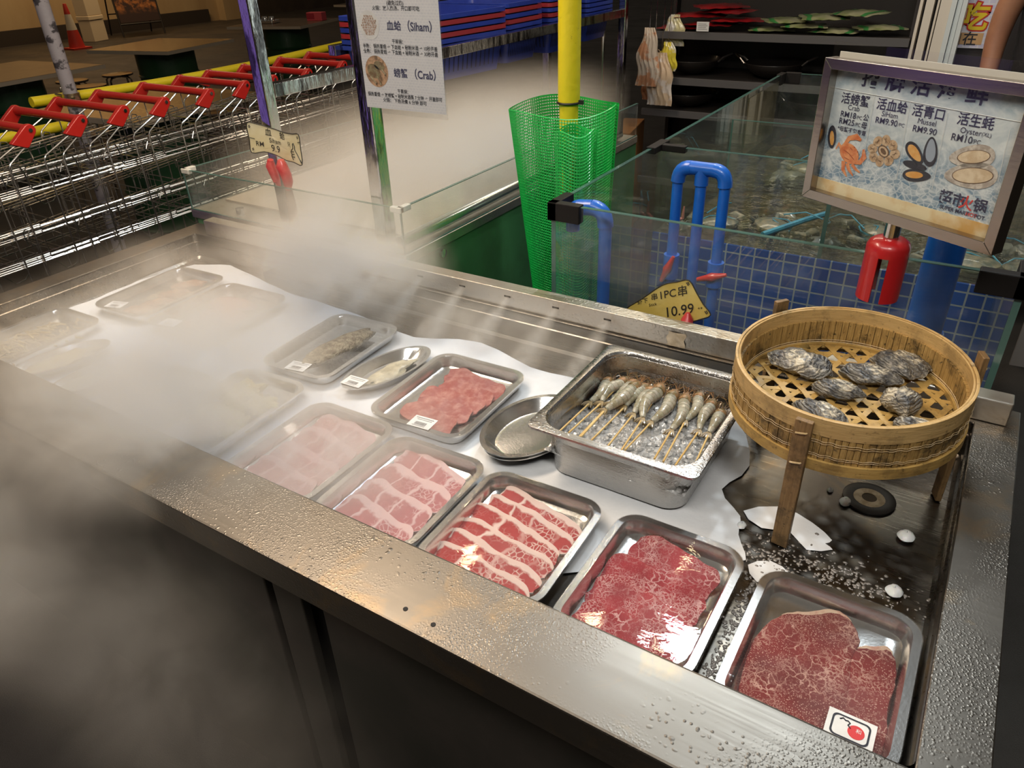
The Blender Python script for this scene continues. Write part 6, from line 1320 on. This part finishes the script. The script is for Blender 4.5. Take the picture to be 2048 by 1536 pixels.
m = MB().tube([(0,-0.098,1.66),(0,-0.118,1.63),(0,-0.122,1.615),(0,-0.10,1.606)], [0.008,0.012,0.014,0.008], 8)
for s in (-1,1): m.tube([(s*0.080,0.0,1.66),(s*0.090,0.006,1.645),(s*0.083,0.0,1.618)], [0.010,0.014,0.008], 8)
obj('nose_and_ears', m, SKIN, pn_)
obj('mouth', MB().tube([(-0.026,-0.098,1.578),(0,-0.107,1.576),(0.026,-0.098,1.578)], [0.004,0.008,0.004], 8), mat('lips', (0.34,0.11,0.08), 0.4), pn_)
# perforated steel angle standing on the asphalt right of the tank
pu = thing('slotted_upright', 'pale perforated steel upright on the asphalt right of the tank', 'post', (0.24,2.84,0), 0.1)
obj('angle_plate', MB().box((-0.11,0,0),(0.26,0.012,0.62)), mat('pale_painted_steel', (0.42,0.38,0.34), 0.5), pu, smooth=False)
for q in range(5):
    for xx in (-0.06,0.02): obj('hole', MB().tube([(xx+0.02*(q % 2),-0.002,0.12+0.10*q),(xx+0.02*(q % 2),0.0,0.12+0.10*q)], 0.009, 10), BLACKV, pu)
# ------------------------------------------------------------------ cold mist (volumes)
def mist(name, label, a, b, blobs, dens, nscale, thr, color, jets=False, soft=0.8, seed=0.0, step=1.0, aniso=0.2, flow=(1,1,1)):
    t = NT(name); t.t.nodes.remove(t.p); v = t.co()
    F = None
    for (cx,cy,cz,rx,ry,rz,am) in blobs:
        q = t.map(t.n('VectorMath', {0: v, 1: (cx,cy,cz)}, operation='SUBTRACT').outputs[0], (1/rx,1/ry,1/rz))
        d = t.n('VectorMath', {0: q}, operation='LENGTH').outputs['Value']
        w = t.math('MULTIPLY', t.n('MapRange', {0: d, 1: 1.0, 2: 0.0, 3: 0.0, 4: 1.0}, interpolation_type='SMOOTHSTEP').outputs[0], am)
        F = w if F is None else t.math('MAXIMUM', F, w) 
    nn = t.noise(t.map(v, flow, (seed,seed*0.7,seed*1.3)), nscale, 3, 0.58, 0.9).outputs[0]
    nz = t.n('MapRange', {0: nn, 1: 0.5-thr, 2: 0.5+thr, 3: 0.0, 4: 1.0}, interpolation_type='SMOOTHSTEP').outputs[0]
    D = t.math('MULTIPLY', t.math('MULTIPLY', F, t.math('ADD', t.math('MULTIPLY', nz, soft), 1-soft)), dens)
    if jets:
        D = 0.0
        x, y, z = t.lin(v,0), t.lin(v,1), t.lin(v,2)
        fx = t.math('ABSOLUTE', t.math('SUBTRACT', t.math('FRACT', t.math('DIVIDE', t.math('ADD', t.math('ADD', x, 10*0.1205+0.726), t.math('MULTIPLY', t.math('SUBTRACT', y, 0.81), -0.12)), 0.1205)), 0.5))
        spread = t.math('ADD', 0.07, t.math('MULTIPLY', t.math('SUBTRACT', 0.812, y), 2.6))
        core = t.math('SUBTRACT', 1.0, t.math('DIVIDE', t.math('SUBTRACT', 0.5, fx), spread), clamp=True)
        line = t.math('ADD', 0.874, t.math('MULTIPLY', t.math('SUBTRACT', y, 0.812), 0.62))      # the jet sinks as it leaves the slot
        vz = t.math('SUBTRACT', 1.0, t.math('DIVIDE', t.math('ABSOLUTE', t.math('SUBTRACT', z, line)), t.math('ADD', 0.008, t.math('MULTIPLY', t.math('SUBTRACT', 0.812, y), 0.16))), clamp=True)
        yy = t.n('MapRange', {0: y, 1: 0.66, 2: 0.79, 3: 0.0, 4: 1.0}).outputs[0]
        on = t.math('MULTIPLY', t.math('LESS_THAN', y, 0.8115), t.math('LESS_THAN', x, -0.67))
        J = t.math('MULTIPLY', t.math('MULTIPLY', t.math('MULTIPLY', core, vz), t.math('MULTIPLY', yy, on)), t.math('ADD', 30.0, t.math('MULTIPLY', nz, 90.0)))
        D = t.math('ADD', D, J)
    t.m.cycles.volume_step_rate = step
    vs = t.n('VolumeScatter', {'Color': color, 'Density': D, 'Anisotropy': aniso})
    t.set(t.out.inputs['Volume'], vs)
    o = obj(name, MB().box(a, b), t.m, smooth=False)
    return tag(o, label, 'mist', kind='stuff')
MISTC = (1.0,0.90,0.76); BOXC = (0.92,0.815,0.67)
mist('cold_mist', 'white cold mist boiling over the left half of the chilled counter', (-2.25,-0.40,0.32), (-0.56,0.85,1.13), [
    (-1.28,0.16,0.89,0.37,0.34,0.17,1.0), (-1.62,0.52,0.86,0.50,0.42,0.13,0.22), (-1.38,0.70,0.94,0.36,0.22,0.20,1.0), (-1.02,0.68,0.86,0.46,0.17,0.09,0.30), (-1.40,0.42,0.86,0.26,0.40,0.12,0.62),
    (-1.00,0.22,0.84,0.34,0.28,0.09,0.55), (-1.82,0.20,0.84,0.34,0.34,0.10,0.20), (-1.55,-0.14,0.66,0.55,0.24,0.25,0.30), (-1.90,0.00,0.60,0.55,0.36,0.34,0.2), (-1.2,-0.08,0.55,0.7,0.22,0.34,0.12)],
    30.0, 6.5, 0.17, MISTC, soft=0.88, step=0.9)
mist('mist_jets', 'small jets of mist blowing down from the duct slots', (-1.52,0.62,0.785), (-0.66,0.8115,0.895), [(-1.1,0.72,0.84,1,1,1,1.0)], 1.0, 22.0, 0.2, MISTC, jets=True, step=0.12)
mist('box_mist', 'tan mist filling the low glass box on the green counter', (-2.09,0.872,0.897), (-1.315,2.22,1.20), [
    (-1.56,1.50,0.95,0.66,1.30,0.28,1.0)], 7.5, 4.0, 0.22, BOXC, soft=0.45, seed=3.1, step=0.8)
# ------------------------------------------------------------------ cycles detail
cy = S.cycles
cy.max_bounces = 10; cy.diffuse_bounces = 3; cy.glossy_bounces = 4; cy.transmission_bounces = 4; cy.transparent_max_bounces = 32; cy.volume_bounces = 2
cy.volume_step_rate = 1.0; cy.volume_max_steps = 96; cy.caustics_reflective = False; cy.caustics_refractive = False
cy.use_denoising = True; cy.sample_clamp_indirect = 4.0; cy.sample_clamp_direct = 0
cy.use_adaptive_sampling = True; cy.adaptive_threshold = 0.06
